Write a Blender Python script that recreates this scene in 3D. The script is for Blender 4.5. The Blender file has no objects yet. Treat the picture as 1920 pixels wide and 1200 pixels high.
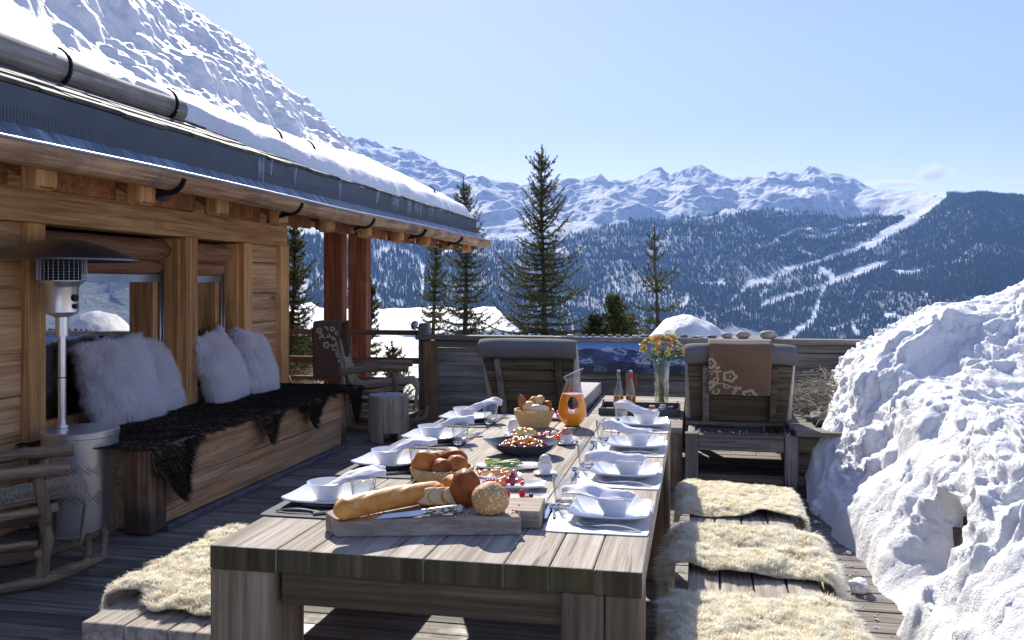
SKY_STR = .094; SUN_STR = 3.8; EXPO = 1.27; HAZE = 8.0e-5
import bpy, math, random
import numpy as np
from mathutils import Vector, Matrix, Euler
random.seed(7); RG = np.random.default_rng(7)
SC = bpy.context.scene; COL = SC.collection
R = math.radians; PI = math.pi
# ------------------------------------------------------------------ camera geometry (metres)
YAW = R(11.6); SN, CS = math.sin(YAW), math.cos(YAW); FP = 1680.0; HZ = 535.0; EYE = 1.46
def pz(u, v, z=0.0):
    "world point on the level z that shows at pixel (u, v) of the 1920x1200 photograph"
    d = FP*(EYE-z)/(v-HZ); a = (u-960)/FP
    return (d*(-SN+CS*a), d*(CS+SN*a), z)
# ------------------------------------------------------------------ numpy gradient noise
_perm = np.random.default_rng(3).permutation(256); _perm = np.concatenate([_perm, _perm, _perm])
_g3 = np.random.default_rng(4).normal(size=(256, 3)); _g3 /= np.linalg.norm(_g3, axis=1)[:, None]
def pnoise(x, y, z=0.0):
    x, y, z = np.broadcast_arrays(np.asarray(x, float), np.asarray(y, float), np.asarray(z, float))
    xi, yi, zi = np.floor(x).astype(int), np.floor(y).astype(int), np.floor(z).astype(int)
    xf, yf, zf = x-xi, y-yi, z-zi
    f = lambda t: t*t*t*(t*(t*6-15)+10)
    u, v, w = f(xf), f(yf), f(zf)
    def g(i, j, k):
        h = _perm[_perm[_perm[(xi+i) & 255]+((yi+j) & 255)]+((zi+k) & 255)]
        gr = _g3[h]
        return gr[..., 0]*(xf-i)+gr[..., 1]*(yf-j)+gr[..., 2]*(zf-k)
    L = lambda a, b, t: a+(b-a)*t
    return L(L(L(g(0,0,0), g(1,0,0), u), L(g(0,1,0), g(1,1,0), u), v), L(L(g(0,0,1), g(1,0,1), u), L(g(0,1,1), g(1,1,1), u), v), w)
def fbm(x, y, z=0.0, o=5, gain=.5):
    s = 0; a = 1.0
    for i in range(o):
        s = s+a*pnoise(x*2**i+i*17.3, y*2**i+i*9.1, np.asarray(z)*2**i+i*5.7); a *= gain
    return s
def billow(x, y, z=0.0, o=4, gain=.5):
    s = 0; a = 1.0
    for i in range(o):
        s = s+a*(np.abs(pnoise(x*2**i+i*11.3, y*2**i+i*7.1, np.asarray(z)*2**i+i*3.7))*2-.5); a *= gain
    return s
def smooth(a, b, x):
    t = np.clip((np.asarray(x, float)-a)/(b-a), 0, 1); return t*t*(3-2*t)
# ------------------------------------------------------------------ objects
def root_loc(o):
    while o.parent: o = o.parent
    return np.array(o.location)
class MB:
    def __init__(s): s.v = []; s.f = []; s.n = 0
    def add(s, v, faces, rnd=None, mi=0, M=None):
        v = np.asarray(v, float).reshape(-1, 3)
        if M is not None:
            M = np.array(M); v = v@M[:3, :3].T+M[:3, 3]
        if isinstance(faces, np.ndarray): groups = [faces]
        else:
            d = {}
            for f in faces: d.setdefault(len(f), []).append(f)
            groups = [np.array(g) for g in d.values()]
        if rnd is None: rnd = random.random()
        for g in groups:
            r = np.full(len(g), rnd) if np.isscalar(rnd) else np.asarray(rnd)
            s.f.append((g+s.n, r, mi))
        s.v.append(v); s.n += len(v)
        return s
    def box(s, c, size, rz=0, M=None, rnd=None, mi=0, jit=0):
        hx, hy, hz = [k/2 for k in size]
        v = np.array([[x*hx, y*hy, z*hz] for x in (-1, 1) for y in (-1, 1) for z in (-1, 1)], float)
        if jit: v += RG.uniform(-jit, jit, v.shape)
        if rz: v = v@np.array(Matrix.Rotation(rz, 3, 'Z')).T
        v += np.array(c)
        return s.add(v, [(0,1,3,2), (4,6,7,5), (0,4,5,1), (2,3,7,6), (0,2,6,4), (1,5,7,3)], rnd, mi, M)
    def bar(s, a, b, w, h, up=(0, 0, 1), rnd=None, mi=0, w2=None, h2=None):
        "box between two points"
        a = np.array(a, float); b = np.array(b, float); t = b-a; t /= np.linalg.norm(t)
        sx = np.cross(t, up); sx /= np.linalg.norm(sx); sz = np.cross(sx, t)
        v = []
        for p, ww, hh in ((a, w, h), (b, w2 or w, h2 or h)):
            for i, j in ((-1, -1), (1, -1), (1, 1), (-1, 1)): v.append(p+sx*i*ww/2+sz*j*hh/2)
        return s.add(v, [(0,1,2,3), (7,6,5,4), (0,4,5,1), (1,5,6,2), (2,6,7,3), (3,7,4,0)], rnd, mi)
    def tube(s, pts, rad, n=10, rnd=None, mi=0, cap=True, rough=0, ell=None):
        P = np.array(pts, float); m = len(P)
        rad = np.full(m, rad) if np.isscalar(rad) else np.array(rad, float)
        T = np.gradient(P, axis=0); T /= np.linalg.norm(T, axis=1)[:, None]+1e-12
        up = np.array([0, 0, 1.]) if abs(T[0][2]) < .9 else np.array([1., 0, 0])
        V = []
        N = np.cross(T[0], up); N /= np.linalg.norm(N)
        ang = np.linspace(0, 2*PI, n, endpoint=False)
        for i in range(m):
            N = N-T[i]*N.dot(T[i]); N /= np.linalg.norm(N); B = np.cross(T[i], N)
            r = rad[i]*(1+(RG.uniform(-rough, rough, n) if rough else 0))
            ca, sa = np.cos(ang)*r, np.sin(ang)*r
            if ell: sa = sa*ell
            V.append(P[i]+ca[:, None]*N+sa[:, None]*B)
        V = np.concatenate(V)
        k = np.arange(n); F = []
        for i in range(m-1):
            a = i*n+k; b = i*n+(k+1) % n
            F.append(np.stack([a, b, b+n, a+n], 1))
        F = [tuple(q) for q in np.concatenate(F)]
        if cap: F += [tuple(range(n-1, -1, -1)), tuple(range((m-1)*n, m*n))]
        return s.add(V, F, rnd, mi)
    def lathe(s, prof, n=32, c=(0, 0, 0), rnd=None, mi=0, M=None, sx=1, sy=1):
        ang = np.linspace(0, 2*PI, n, endpoint=False); m = len(prof); prof = [(max(r, .0006), z) for r, z in prof]
        V = np.array([[r*math.cos(a)*sx+c[0], r*math.sin(a)*sy+c[1], z+c[2]] for r, z in prof for a in ang])
        k = np.arange(n); F = []
        for i in range(m-1):
            a = i*n+k; b = i*n+(k+1) % n
            F += [tuple(q) for q in np.stack([a, b, b+n, a+n], 1)]
        if prof[0][0] < 1e-3*5: F.append(tuple(range(n-1, -1, -1)))
        if prof[-1][0] < 1e-3*5: F.append(tuple(range((m-1)*n, m*n)))
        return s.add(V, F, rnd, mi, M)
    def prism(s, poly, z0, z1, rnd=None, mi=0, M=None):
        n = len(poly); v = [(x, y, z0) for x, y in poly]+[(x, y, z1) for x, y in poly]
        F = [tuple(range(n-1, -1, -1)), tuple(range(n, 2*n))]+[(i, (i+1) % n, (i+1) % n+n, i+n) for i in range(n)]
        return s.add(v, F, rnd, mi, M)
    def blob(s, c, r, amp=0, fq=3, n=20, m=14, rnd=None, mi=0, M=None, seed=0, flat=None, pw=1):
        r = (r, r, r) if np.isscalar(r) else r
        th = np.linspace(0, 2*PI, n, endpoint=False); ph = np.linspace(0, PI, m)
        A, B = np.meshgrid(th, ph)
        x = np.cos(A)*np.sin(B)**pw; y = np.sin(A)*np.sin(B)**pw; z = np.cos(B)
        k = 1+amp*pnoise(x*fq+seed*7.7, y*fq+seed*3.1, z*fq+seed)*2
        V = np.stack([x*k*r[0], y*k*r[1], z*k*r[2]], -1)
        if flat is not None: V[..., 2] = np.maximum(V[..., 2], -flat*r[2])
        V = V.reshape(-1, 3)
        if M is not None: V = V@np.array(M)[:3, :3].T
        V += np.array(c)
        F = []
        k = np.arange(n)
        for i in range(m-1):
            a = i*n+k; b = i*n+(k+1) % n
            F.append(np.stack([a+n, b+n, b, a], 1))
        return s.add(V, np.concatenate(F), rnd, mi)
    def grid(s, V, rnd=None, mi=0, flip=False):
        "V: (nu, nv, 3)"
        nu, nv = V.shape[:2]
        i, j = np.meshgrid(np.arange(nu-1), np.arange(nv-1), indexing='ij'); a = (i*nv+j).ravel()
        q = np.stack([a, a+nv, a+nv+1, a+1], 1)
        if flip: q = q[:, ::-1]
        return s.add(V.reshape(-1, 3), q, rnd, mi)
    def build(s, name, mat, parent=None, sm=False, bevel=0, seg=2, ang=None, mods=None):
        V = np.concatenate(s.v)
        loc = np.zeros(3)
        if parent is not None: V = V-root_loc(parent)
        else:
            lo, hi = V.min(0), V.max(0); loc = np.array([(lo[0]+hi[0])/2, (lo[1]+hi[1])/2, lo[2]]); V = V-loc
        me = bpy.data.meshes.new(name)
        me.vertices.add(len(V)); me.vertices.foreach_set('co', V.astype(np.float32).ravel())
        tot = [np.full(len(g), g.shape[1]) for g, _, _ in s.f]; tot = np.concatenate(tot)
        idx = np.concatenate([g.ravel() for g, _, _ in s.f])
        me.loops.add(len(idx)); me.loops.foreach_set('vertex_index', idx.astype(np.int32))
        me.polygons.add(len(tot)); st = np.concatenate([[0], np.cumsum(tot)[:-1]])
        me.polygons.foreach_set('loop_start', st.astype(np.int32))
        mats = mat if isinstance(mat, (list, tuple)) else [mat]
        for m in mats: me.materials.append(m)
        me.polygons.foreach_set('material_index', np.concatenate([np.full(len(g), mi) for g, _, mi in s.f]).astype(np.int32))
        me.update(calc_edges=True); me.validate()
        if len(me.polygons) == len(tot):
            at = me.attributes.new('rnd', 'FLOAT', 'FACE'); at.data.foreach_set('value', np.concatenate([r for _, r, _ in s.f]).astype(np.float32))
        if sm: me.shade_smooth()
        else: me.shade_flat()
        if ang: me.set_sharp_from_angle(angle=R(ang))
        o = bpy.data.objects.new(name, me); COL.objects.link(o); o.location = loc
        if parent is not None: o.parent = parent
        if bevel:
            b = o.modifiers.new('bevel', 'BEVEL'); b.width = bevel; b.segments = seg; b.limit_method = 'ANGLE'; b.angle_limit = R(40)
        return o
def tag(o, label=None, cat=None, group=None, kind=None):
    for k, v in (('label', label), ('category', cat), ('group', group), ('kind', kind)):
        if v: o[k] = v
    return o
def thing(name, label, cat, loc=(0, 0, 0), group=None):
    o = bpy.data.objects.new(name, None); COL.objects.link(o); o.location = loc; o.empty_display_size = .1
    return tag(o, label, cat, group)
def copy_tree(o, parent=None):
    c = o.copy(); COL.objects.link(c); c.parent = parent
    for ch in list(o.children): copy_tree(ch, c)
    return c
def place(o, loc, rz=0, label=None, rot=None, sc=None):
    o.location = loc; o.rotation_euler = rot if rot else (0, 0, rz)
    if label: o['label'] = label
    if sc: o.scale = (sc, sc, sc) if np.isscalar(sc) else sc
    return o
# ------------------------------------------------------------------ fur and hair as fine mesh strands
def strands(mb, P, N, L, w, bend, curl=0.3, seg=3, mi=0, clump=None, rnd=None):
    n = len(P); L = np.broadcast_to(L, (n,)).copy()
    N = N/(np.linalg.norm(N, axis=1)[:, None]+1e-9)
    rv = RG.normal(size=(n, 3)); S = np.cross(N, rv); S /= np.linalg.norm(S, axis=1)[:, None]+1e-9
    C = RG.normal(size=(n, 3))*curl
    V = np.zeros((n, 2*seg+1, 3))
    for i in range(seg+1):
        t = i/seg
        p = P+(N*(t*(1-.35*t)))*L[:, None]+bend*(t*t)*L[:, None]+C*(math.sin(t*2.6)*.5)*L[:, None]*t
        ww = w*(1-t*.75)
        if i < seg:
            V[:, 2*i] = p-S*ww; V[:, 2*i+1] = p+S*ww
        else: V[:, 2*seg] = p
    base = (np.arange(n)*(2*seg+1))[:, None]
    r = RG.random(n) if rnd is None else rnd
    mb.v.append(V.reshape(-1, 3))
    for i in range(seg-1):
        q = np.array([2*i, 2*i+1, 2*i+3, 2*i+2])[None]+base; mb.f.append((q+mb.n, r, mi))
    q = np.array([2*seg-2, 2*seg-1, 2*seg])[None]+base; mb.f.append((q+mb.n, r, mi))
    mb.n += n*(2*seg+1)
def sample_grid(V, n, mask=None):
    "random points and normals on a grid surface V (nu, nv, 3)"
    nu, nv = V.shape[:2]
    e1 = V[1:, :-1]-V[:-1, :-1]; e2 = V[:-1, 1:]-V[:-1, :-1]
    cr = np.cross(e1, e2); ar = np.linalg.norm(cr, axis=-1)
    if mask is not None: ar = ar*mask
    pr = (ar/ar.sum()).ravel(); id_ = RG.choice(len(pr), n, p=pr); i, j = id_//(nv-1), id_ % (nv-1)
    a, b = RG.random(n), RG.random(n)
    p = (V[i, j]*((1-a)*(1-b))[:, None]+V[i+1, j]*(a*(1-b))[:, None]+V[i, j+1]*((1-a)*b)[:, None]+V[i+1, j+1]*(a*b)[:, None])
    nr = cr[i, j]; nr = nr/(np.linalg.norm(nr, axis=1)[:, None]+1e-9)
    return p, nr, i, j
# ------------------------------------------------------------------ materials
class NT:
    def __init__(s, name, disp=False):
        s.m = bpy.data.materials.new(name); s.m.use_nodes = True; s.t = s.m.node_tree; s.t.nodes.clear()
        s.out = s.n('ShaderNodeOutputMaterial')
    def n(s, typ, ins=None, **kw):
        nd = s.t.nodes.new(typ)
        for k, v in kw.items(): setattr(nd, k, v)
        for k, v in (ins or {}).items():
            sk = nd.inputs[k]
            if isinstance(v, bpy.types.NodeSocket): s.t.links.new(v, sk)
            elif isinstance(v, (tuple, list)) and len(v) == 3 and sk.type == 'RGBA': sk.default_value = (*v, 1)
            else: sk.default_value = v
        return nd
    def link(s, a, b): s.t.links.new(a, b)
    def ramp(s, fac, stops):
        r = s.n('ShaderNodeValToRGB', {0: fac}); e = r.color_ramp.elements
        while len(e) < len(stops): e.new(.5)
        for i, (p, c) in enumerate(stops):
            e[i].position = p; e[i].color = (*c, 1) if len(c) == 3 else c
        return r.outputs[0]
    def noise(s, vec, scale, detail=4, rough=.55, dist=0):
        return s.n('ShaderNodeTexNoise', {'Vector': vec, 'Scale': scale, 'Detail': detail, 'Roughness': rough, 'Distortion': dist}).outputs['Fac']
    def mix(s, fac, a, b, mode='MIX'):
        nd = s.n('ShaderNodeMix', data_type='RGBA', blend_type=mode)
        for i, v in ((0, fac), (6, a), (7, b)):
            if isinstance(v, bpy.types.NodeSocket): s.t.links.new(v, nd.inputs[i])
            elif isinstance(v, (tuple, list)): nd.inputs[i].default_value = (*v, 1)
            else: nd.inputs[i].default_value = v
        return nd.outputs[2]
    def math(s, op, a, b=0.0, clamp=False):
        nd = s.n('ShaderNodeMath', {0: a, 1: b}, operation=op); nd.use_clamp = clamp; return nd.outputs[0]
    def coord(s, which='Object', scale=(1, 1, 1), rnd=True):
        v = s.n('ShaderNodeTexCoord').outputs[which]
        if rnd:
            a = s.n('ShaderNodeAttribute', attribute_name='rnd').outputs['Fac']
            oi = s.n('ShaderNodeObjectInfo').outputs['Random']
            k = s.math('MULTIPLY', s.math('ADD', a, oi), 41.7)
            v = s.n('ShaderNodeVectorMath', {0: v, 1: k}, operation='ADD').outputs[0]
        return s.n('ShaderNodeMapping', {'Vector': v, 'Scale': scale}).outputs[0]
    def rnd(s): return s.n('ShaderNodeAttribute', attribute_name='rnd').outputs['Fac']
    def bsdf(s, **kw):
        names = {'col': 'Base Color', 'rough': 'Roughness', 'metal': 'Metallic', 'nrm': 'Normal', 'trans': 'Transmission Weight', 'ior': 'IOR', 'sss': 'Subsurface Weight', 'sssr': 'Subsurface Radius', 'ssss': 'Subsurface Scale', 'spec': 'Specular IOR Level', 'coat': 'Coat Weight', 'sheen': 'Sheen Weight', 'coatr': 'Coat Roughness', 'alpha': 'Alpha'}
        b = s.n('ShaderNodeBsdfPrincipled', {names[k]: v for k, v in kw.items()})
        s.link(b.outputs[0], s.out.inputs[0]); return b
    def bump(s, h, strength=.3, dist=.01, nrm=None):
        ins = {'Height': h, 'Strength': strength, 'Distance': dist}
        if nrm is not None: ins['Normal'] = nrm
        return s.n('ShaderNodeBump', ins).outputs[0]
def wood(name, dark, mid, light, axis=0, rough=.8, fine=1.0, stain=None, stain_amt=.5, bump=.5, tint=.25, crack=.5, wet=False, knots=.8, foot=0):
    k = NT(name)
    st = [14., 14., 14.]; st[axis] = .9; c1 = k.coord(scale=tuple(st))
    sf = [70., 70., 70.]; sf[axis] = 1.6; c2 = k.coord(scale=tuple(sf))
    c0 = k.coord()
    g1 = k.noise(c1, 1.0, 6, .6, .6); g2 = k.noise(c2, 1.0*fine, 5, .65, .3); g0 = k.noise(c0, 2.2, 4, .6)
    f = k.math('ADD', k.math('MULTIPLY', g1, .55), k.math('MULTIPLY', g2, .45))
    f = k.n('ShaderNodeMapRange', {0: f, 1: .34, 2: .66, 3: 0., 4: 1.}).outputs[0]
    col = k.ramp(f, [(.12, dark), (.5, mid), (.88, light)])
    g3 = k.noise(c2, .45, 3, .6, .2); col = k.mix(k.ramp(g3, [(.36, (.75, .75, .75)), (.47, (0, 0, 0))]), col, dark)
    col = k.mix(k.math('MULTIPLY', k.ramp(g0, [(.35, (0, 0, 0)), (.7, (1, 1, 1))]), .35), col, mid)
    r = k.rnd()
    tn = k.ramp(r, [(0, (1-tint, 1-tint, 1-tint)), (.5, (1, 1, 1)), (1, (1+tint*.5, 1+tint*.45, 1+tint*.35))])
    col = k.mix(1.0, col, tn, 'MULTIPLY')
    ck = k.ramp(k.noise(c1, 1.7, 3, .5, .4), [(.30, (1, 1, 1)), (.345, (0, 0, 0))])
    col = k.mix(k.math('MULTIPLY', ck, crack), col, tuple(x*.35 for x in dark))
    if knots:
        sk = [2.6, 2.6, 2.6]; sk[axis] = 1.1; vo = k.n('ShaderNodeTexVoronoi', {'Vector': k.n('ShaderNodeVectorMath', {0: k.coord(scale=tuple(sk)), 1: k.n('ShaderNodeVectorMath', {0: k.n('ShaderNodeTexNoise', {'Vector': c0, 'Scale': 6.0}).outputs['Color'], 1: (.10, .10, .10)}, operation='MULTIPLY').outputs[0]}, operation='ADD').outputs[0], 'Scale': 1.0, 'Randomness': 1.0}).outputs['Distance']
        kn = k.ramp(vo, [(.035, (1, 1, 1)), (.075, (.25, .25, .25)), (.085, (.6, .6, .6)), (.12, (0, 0, 0))]); col = k.mix(k.math('MULTIPLY', kn, knots), col, tuple(x*.45 for x in dark))
    if foot:
        zc = k.n('ShaderNodeSeparateXYZ', {0: k.coord(rnd=False)}).outputs[2]; ft = k.math('ADD', zc, k.math('MULTIPLY', k.math('SUBTRACT', g2, .5), foot*1.6))
        col = k.mix(k.ramp(k.n('ShaderNodeMapRange', {0: ft, 1: foot*.6, 2: foot*1.15, 3: 1., 4: 0.}).outputs[0], [(0, (0, 0, 0)), (1, (.8, .8, .8))]), col, (.045, .038, .032))
    if stain:
        sn = k.ramp(k.noise(c0, 3.3, 5, .65), [(.45, (0, 0, 0)), (.65, (1, 1, 1))])
        col = k.mix(k.math('MULTIPLY', sn, stain_amt), col, stain)
    h = k.math('SUBTRACT', f, k.math('MULTIPLY', ck, .35))
    rg = k.n('ShaderNodeMapRange', {0: k.noise(c0, 1.6, 5, .6), 1: .36, 2: .50, 3: rough if not wet else .3, 4: rough}).outputs[0] if wet else rough
    if wet: col = k.mix(k.ramp(k.noise(c0, 1.6, 5, .6), [(.36, (.5, .5, .5)), (.50, (0, 0, 0))]), col, tuple(x*.55 for x in mid))
    k.bsdf(col=col, rough=rg, spec=.25 if not wet else .45, nrm=k.bump(h, bump, .006))
    return k.m
def plain(name, col, rough=.5, metal=0, var=.12, bump=0, bs=40, spec=.5, coat=0, vs=6, sss=0, trans=0, dist=.003, sheen=0):
    k = NT(name); c = k.coord()
    n = k.noise(c, vs, 5, .6)
    cc = k.mix(1.0, col, k.ramp(n, [(.3, (1-var,)*3), (.7, (1+var,)*3)]), 'MULTIPLY')
    kw = dict(col=cc, rough=rough, metal=metal, spec=spec, coat=coat, trans=trans, sheen=sheen)
    if sss: kw.update(sss=sss, sssr=(1, .5, .25), ssss=.02)
    if bump: kw['nrm'] = k.bump(k.noise(c, bs, 5, .6), bump, dist)
    k.bsdf(**kw); return k.m
def fur_mat(name, a, b, rough=.7, trans=.25):
    k = NT(name); r = k.rnd(); n = k.noise(k.coord(rnd=False), 14, 3)
    f = k.math('ADD', k.math('MULTIPLY', r, .5), k.math('MULTIPLY', n, .5))
    col = k.ramp(f, [(.25, a), (.75, b)])
    p = k.n('ShaderNodeBsdfPrincipled', {'Base Color': col, 'Roughness': rough, 'Specular IOR Level': .2})
    t = k.n('ShaderNodeBsdfTranslucent', {'Color': col})
    m = k.n('ShaderNodeMixShader', {0: trans, 1: p.outputs[0], 2: t.outputs[0]})
    k.link(m.outputs[0], k.out.inputs[0]); return k.m
def thin_glass(name, tint=(.97, .98, .98), refl=1.0):
    k = NT(name)
    lw = k.n('ShaderNodeLayerWeight', {'Blend': .45}).outputs['Facing']
    f = k.ramp(lw, [(0, (.07,)*3), (.5, (.16,)*3), (.85, (.55,)*3), (1, (.85,)*3)])
    f = k.math('MULTIPLY', f, refl)
    tc_ = k.mix(k.ramp(lw, [(.45, (0, 0, 0)), (.95, (1, 1, 1))]), tint, (.45, .48, .50)); tr = k.n('ShaderNodeBsdfTransparent', {'Color': tc_}); gl = k.n('ShaderNodeBsdfGlossy', {'Color': (1, 1, 1), 'Roughness': .02})
    m = k.n('ShaderNodeMixShader', {0: f, 1: tr.outputs[0], 2: gl.outputs[0]}); k.link(m.outputs[0], k.out.inputs[0]); return k.m
M = {}
M['deck'] = wood('deck_wood', (.085, .068, .056), (.21, .18, .155), (.37, .33, .29), 0, stain=(.08, .07, .062), stain_amt=.4, tint=.4, wet=True, knots=0)
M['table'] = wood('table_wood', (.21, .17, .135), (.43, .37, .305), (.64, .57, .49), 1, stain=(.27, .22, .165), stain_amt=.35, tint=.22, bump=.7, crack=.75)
M['tablex'] = wood('table_wood_cross', (.20, .165, .135), (.37, .32, .275), (.54, .485, .43), 0, stain=(.2, .18, .16), stain_amt=.35, bump=.6)
M['tablev'] = wood('table_leg_wood', (.11, .07, .04), (.25, .175, .11), (.41, .315, .215), 2, stain=(.11, .09, .045), stain_amt=.4, bump=.8)
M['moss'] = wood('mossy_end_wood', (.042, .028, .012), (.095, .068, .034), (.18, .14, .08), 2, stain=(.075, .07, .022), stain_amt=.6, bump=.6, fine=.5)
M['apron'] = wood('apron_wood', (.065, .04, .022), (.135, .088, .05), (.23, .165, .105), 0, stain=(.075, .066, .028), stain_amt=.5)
M['grey_x'] = wood('grey_wood', (.10, .088, .075), (.25, .225, .195), (.42, .385, .34), 0, stain=(.12, .115, .09), stain_amt=.5, bump=.7)
M['grey_y'] = wood('grey_wood_long', (.10, .09, .08), (.22, .205, .19), (.36, .34, .32), 1, bump=.6)
M['grey_z'] = wood('grey_wood_upright', (.10, .09, .08), (.24, .22, .2), (.40, .37, .34), 2, stain=(.10, .08, .06), stain_amt=.4, bump=.7, foot=.11)
M['lwd'] = wood('dark_lounger_wood', (.055, .042, .03), (.13, .10, .072), (.25, .20, .15), 0, stain=(.10, .10, .055), stain_amt=.45, bump=.7)
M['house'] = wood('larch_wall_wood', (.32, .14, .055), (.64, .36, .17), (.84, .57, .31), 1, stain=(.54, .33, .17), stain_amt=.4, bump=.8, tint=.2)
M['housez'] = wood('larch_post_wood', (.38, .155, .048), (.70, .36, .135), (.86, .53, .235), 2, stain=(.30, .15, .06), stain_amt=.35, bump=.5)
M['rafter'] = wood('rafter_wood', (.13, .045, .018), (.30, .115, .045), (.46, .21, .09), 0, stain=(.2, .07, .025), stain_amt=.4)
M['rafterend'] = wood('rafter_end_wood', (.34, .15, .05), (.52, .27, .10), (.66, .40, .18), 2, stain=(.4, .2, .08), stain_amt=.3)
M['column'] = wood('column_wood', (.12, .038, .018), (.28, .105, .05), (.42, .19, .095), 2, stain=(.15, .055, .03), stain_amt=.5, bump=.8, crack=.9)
M['bench'] = wood('bench_wood', (.24, .11, .048), (.54, .31, .155), (.74, .49, .28), 1, stain=(.42, .28, .17), stain_amt=.5, bump=.9, tint=.1)
M['benchz'] = wood('bench_post_wood', (.15, .07, .035), (.36, .20, .11), (.52, .34, .2), 2, stain=(.10, .075, .06), stain_amt=.35, bump=.9, foot=.2)
M['drift'] = wood('driftwood', (.15, .095, .055), (.38, .265, .17), (.58, .44, .31), 0, stain=(.14, .10, .07), stain_amt=.5, bump=.6)
M['driftz'] = wood('driftwood_upright', (.15, .095, .055), (.38, .265, .17), (.58, .44, .31), 2, stain=(.14, .10, .07), stain_amt=.5, bump=.6)
M['log'] = wood('grey_log_wood', (.15, .13, .11), (.30, .27, .24), (.46, .42, .38), 1, stain=(.15, .14, .12), stain_amt=.4)
M['gutterw'] = wood('gutter_wood', (.18, .095, .05), (.42, .26, .15), (.60, .42, .27), 1, stain=(.10, .085, .08), stain_amt=.7, bump=.4)
M['board'] = wood('chopping_board_wood', (.20, .16, .12), (.36, .30, .24), (.50, .44, .37), 0, stain=(.25, .21, .17), stain_amt=.3, bump=.6)
M['rail'] = wood('rail_wood', (.09, .05, .035), (.20, .12, .085), (.32, .21, .16), 0, bump=.6)
M['slate'] = plain('slate', (.085, .08, .072), .75, var=.5, bump=.6, bs=30, vs=9)
M['dark'] = plain('dark_void', (.012, .011, .010), .9)
M['black'] = plain('black_iron', (.018, .018, .02), .45, .6)
M['fascia'] = plain('coated_sheet_metal', (.075, .085, .10), .5, .35, var=.2, vs=2)
M['zinc'] = plain('zinc_edge', (.35, .38, .42), .35, .85, var=.25, vs=5)
M['steel'] = plain('stainless_steel', (.80, .79, .78), .30, .85, var=.06, vs=3)
M['cutlery'] = plain('polished_cutlery', (.7, .7, .72), .12, 1, var=.02)
M['white'] = plain('white_porcelain', (.80, .81, .82), .12, var=.02, coat=.5)
M['eggw'] = plain('white_egg_shell', (.72, .66, .62), .45, var=.04, bump=.1, bs=200)
M['eggb'] = plain('brown_egg_shell', (.55, .27, .15), .4, var=.08, bump=.1, bs=200)
M['mat'] = plain('sunlit_slate_placemat', (.60, .60, .61), .45, var=.05, bump=.1, bs=150)  # snow side copy of the mat, sunlight put into its colour
M['matunder'] = plain('dark_mat_back', (.05, .05, .055), .6)
M['cloth'] = plain('napkin_linen', (.82, .78, .79), .85, var=.03, bump=.25, bs=260, dist=.001)
M['glass'] = thin_glass('clear_glass')
M['cushion'] = plain('grey_cushion_fabric', (.15, .145, .148), .9, var=.08, bump=.3, bs=300, dist=.001)
M['cushl'] = plain('light_cushion_fabric', (.42, .41, .40), .9, var=.08, bump=.3, bs=300, dist=.001)
M['wool'] = fur_mat('cream_wool', (.86, .79, .62), (.97, .95, .85), trans=.5)
M['woolskin'] = plain('sheepskin_leather', (.78, .68, .50), .9)
M['wfur'] = fur_mat('white_long_fur', (.95, .89, .90), (.99, .98, .98), trans=.6)
M['wfur2'] = plain('pillow_fabric', (.92, .88, .89), .9)
M['hide'] = fur_mat('dark_brown_hide', (.010, .007, .005), (.042, .028, .018), trans=.05, rough=.85)
M['hideu'] = plain('hide_leather', (.32, .22, .14), .8)
M['rock'] = plain('river_stone', (.17, .155, .135), .8, var=.35, bump=.4, bs=60, vs=25)
# ================================================================== camera, sky, sun
cam = bpy.data.cameras.new('camera'); cam.lens = 31.5; cam.sensor_width = 36; cam.shift_y = -65/1920; cam.clip_start = .05; cam.clip_end = 40000
co = bpy.data.objects.new('camera', cam); COL.objects.link(co); co.location = (0, 0, EYE); co.rotation_euler = (R(90), 0, YAW); SC.camera = co
SUN_EL, SUN_AZ = R(35), R(-21)          # azimuth from +Y towards +X
sd = Vector((math.sin(SUN_AZ)*math.cos(SUN_EL), math.cos(SUN_AZ)*math.cos(SUN_EL), math.sin(SUN_EL)))
w = bpy.data.worlds.new('World'); SC.world = w; w.use_nodes = True; nt = w.node_tree
bg = nt.nodes['Background']; sky = nt.nodes.new('ShaderNodeTexSky'); sky.sky_type = 'NISHITA'; sky.sun_disc = False
sky.sun_elevation = SUN_EL; sky.sun_rotation = SUN_AZ; sky.altitude = 1800; sky.air_density = 1.0; sky.dust_density = .5; sky.ozone_density = 2.0
tn = nt.nodes.new('ShaderNodeMix'); tn.data_type = 'RGBA'; tn.blend_type = 'MULTIPLY'; tn.inputs[0].default_value = 1; tn.inputs[7].default_value = (1.12, .895, .93, 1); nt.links.new(sky.outputs[0], tn.inputs[6]); nt.links.new(tn.outputs[2], bg.inputs[0]); bg.inputs[1].default_value = SKY_STR
sl = bpy.data.lights.new('sun', 'SUN'); sl.energy = SUN_STR; sl.angle = R(.5); sl.color = (1, .94, .84)
so = bpy.data.objects.new('sun', sl); COL.objects.link(so); so.rotation_euler = sd.to_track_quat('Z', 'Y').to_euler(); so.location = (0, 0, 30)
SC.view_settings.view_transform = 'Standard'; SC.view_settings.look = 'None'; SC.view_settings.exposure = EXPO; SC.view_settings.gamma = 1
cy = SC.cycles; cy.max_bounces = 10; cy.diffuse_bounces = 6; cy.glossy_bounces = 3; cy.transmission_bounces = 6; cy.transparent_max_bounces = 16; cy.volume_bounces = 0
cy.use_denoising = True; cy.caustics_reflective = False; cy.caustics_refractive = False; cy.volume_step_rate = 4; cy.volume_max_steps = 64
try: cy.denoiser = 'OPENIMAGEDENOISE'; cy.denoising_input_passes = 'RGB_ALBEDO_NORMAL'
except Exception: pass
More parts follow.
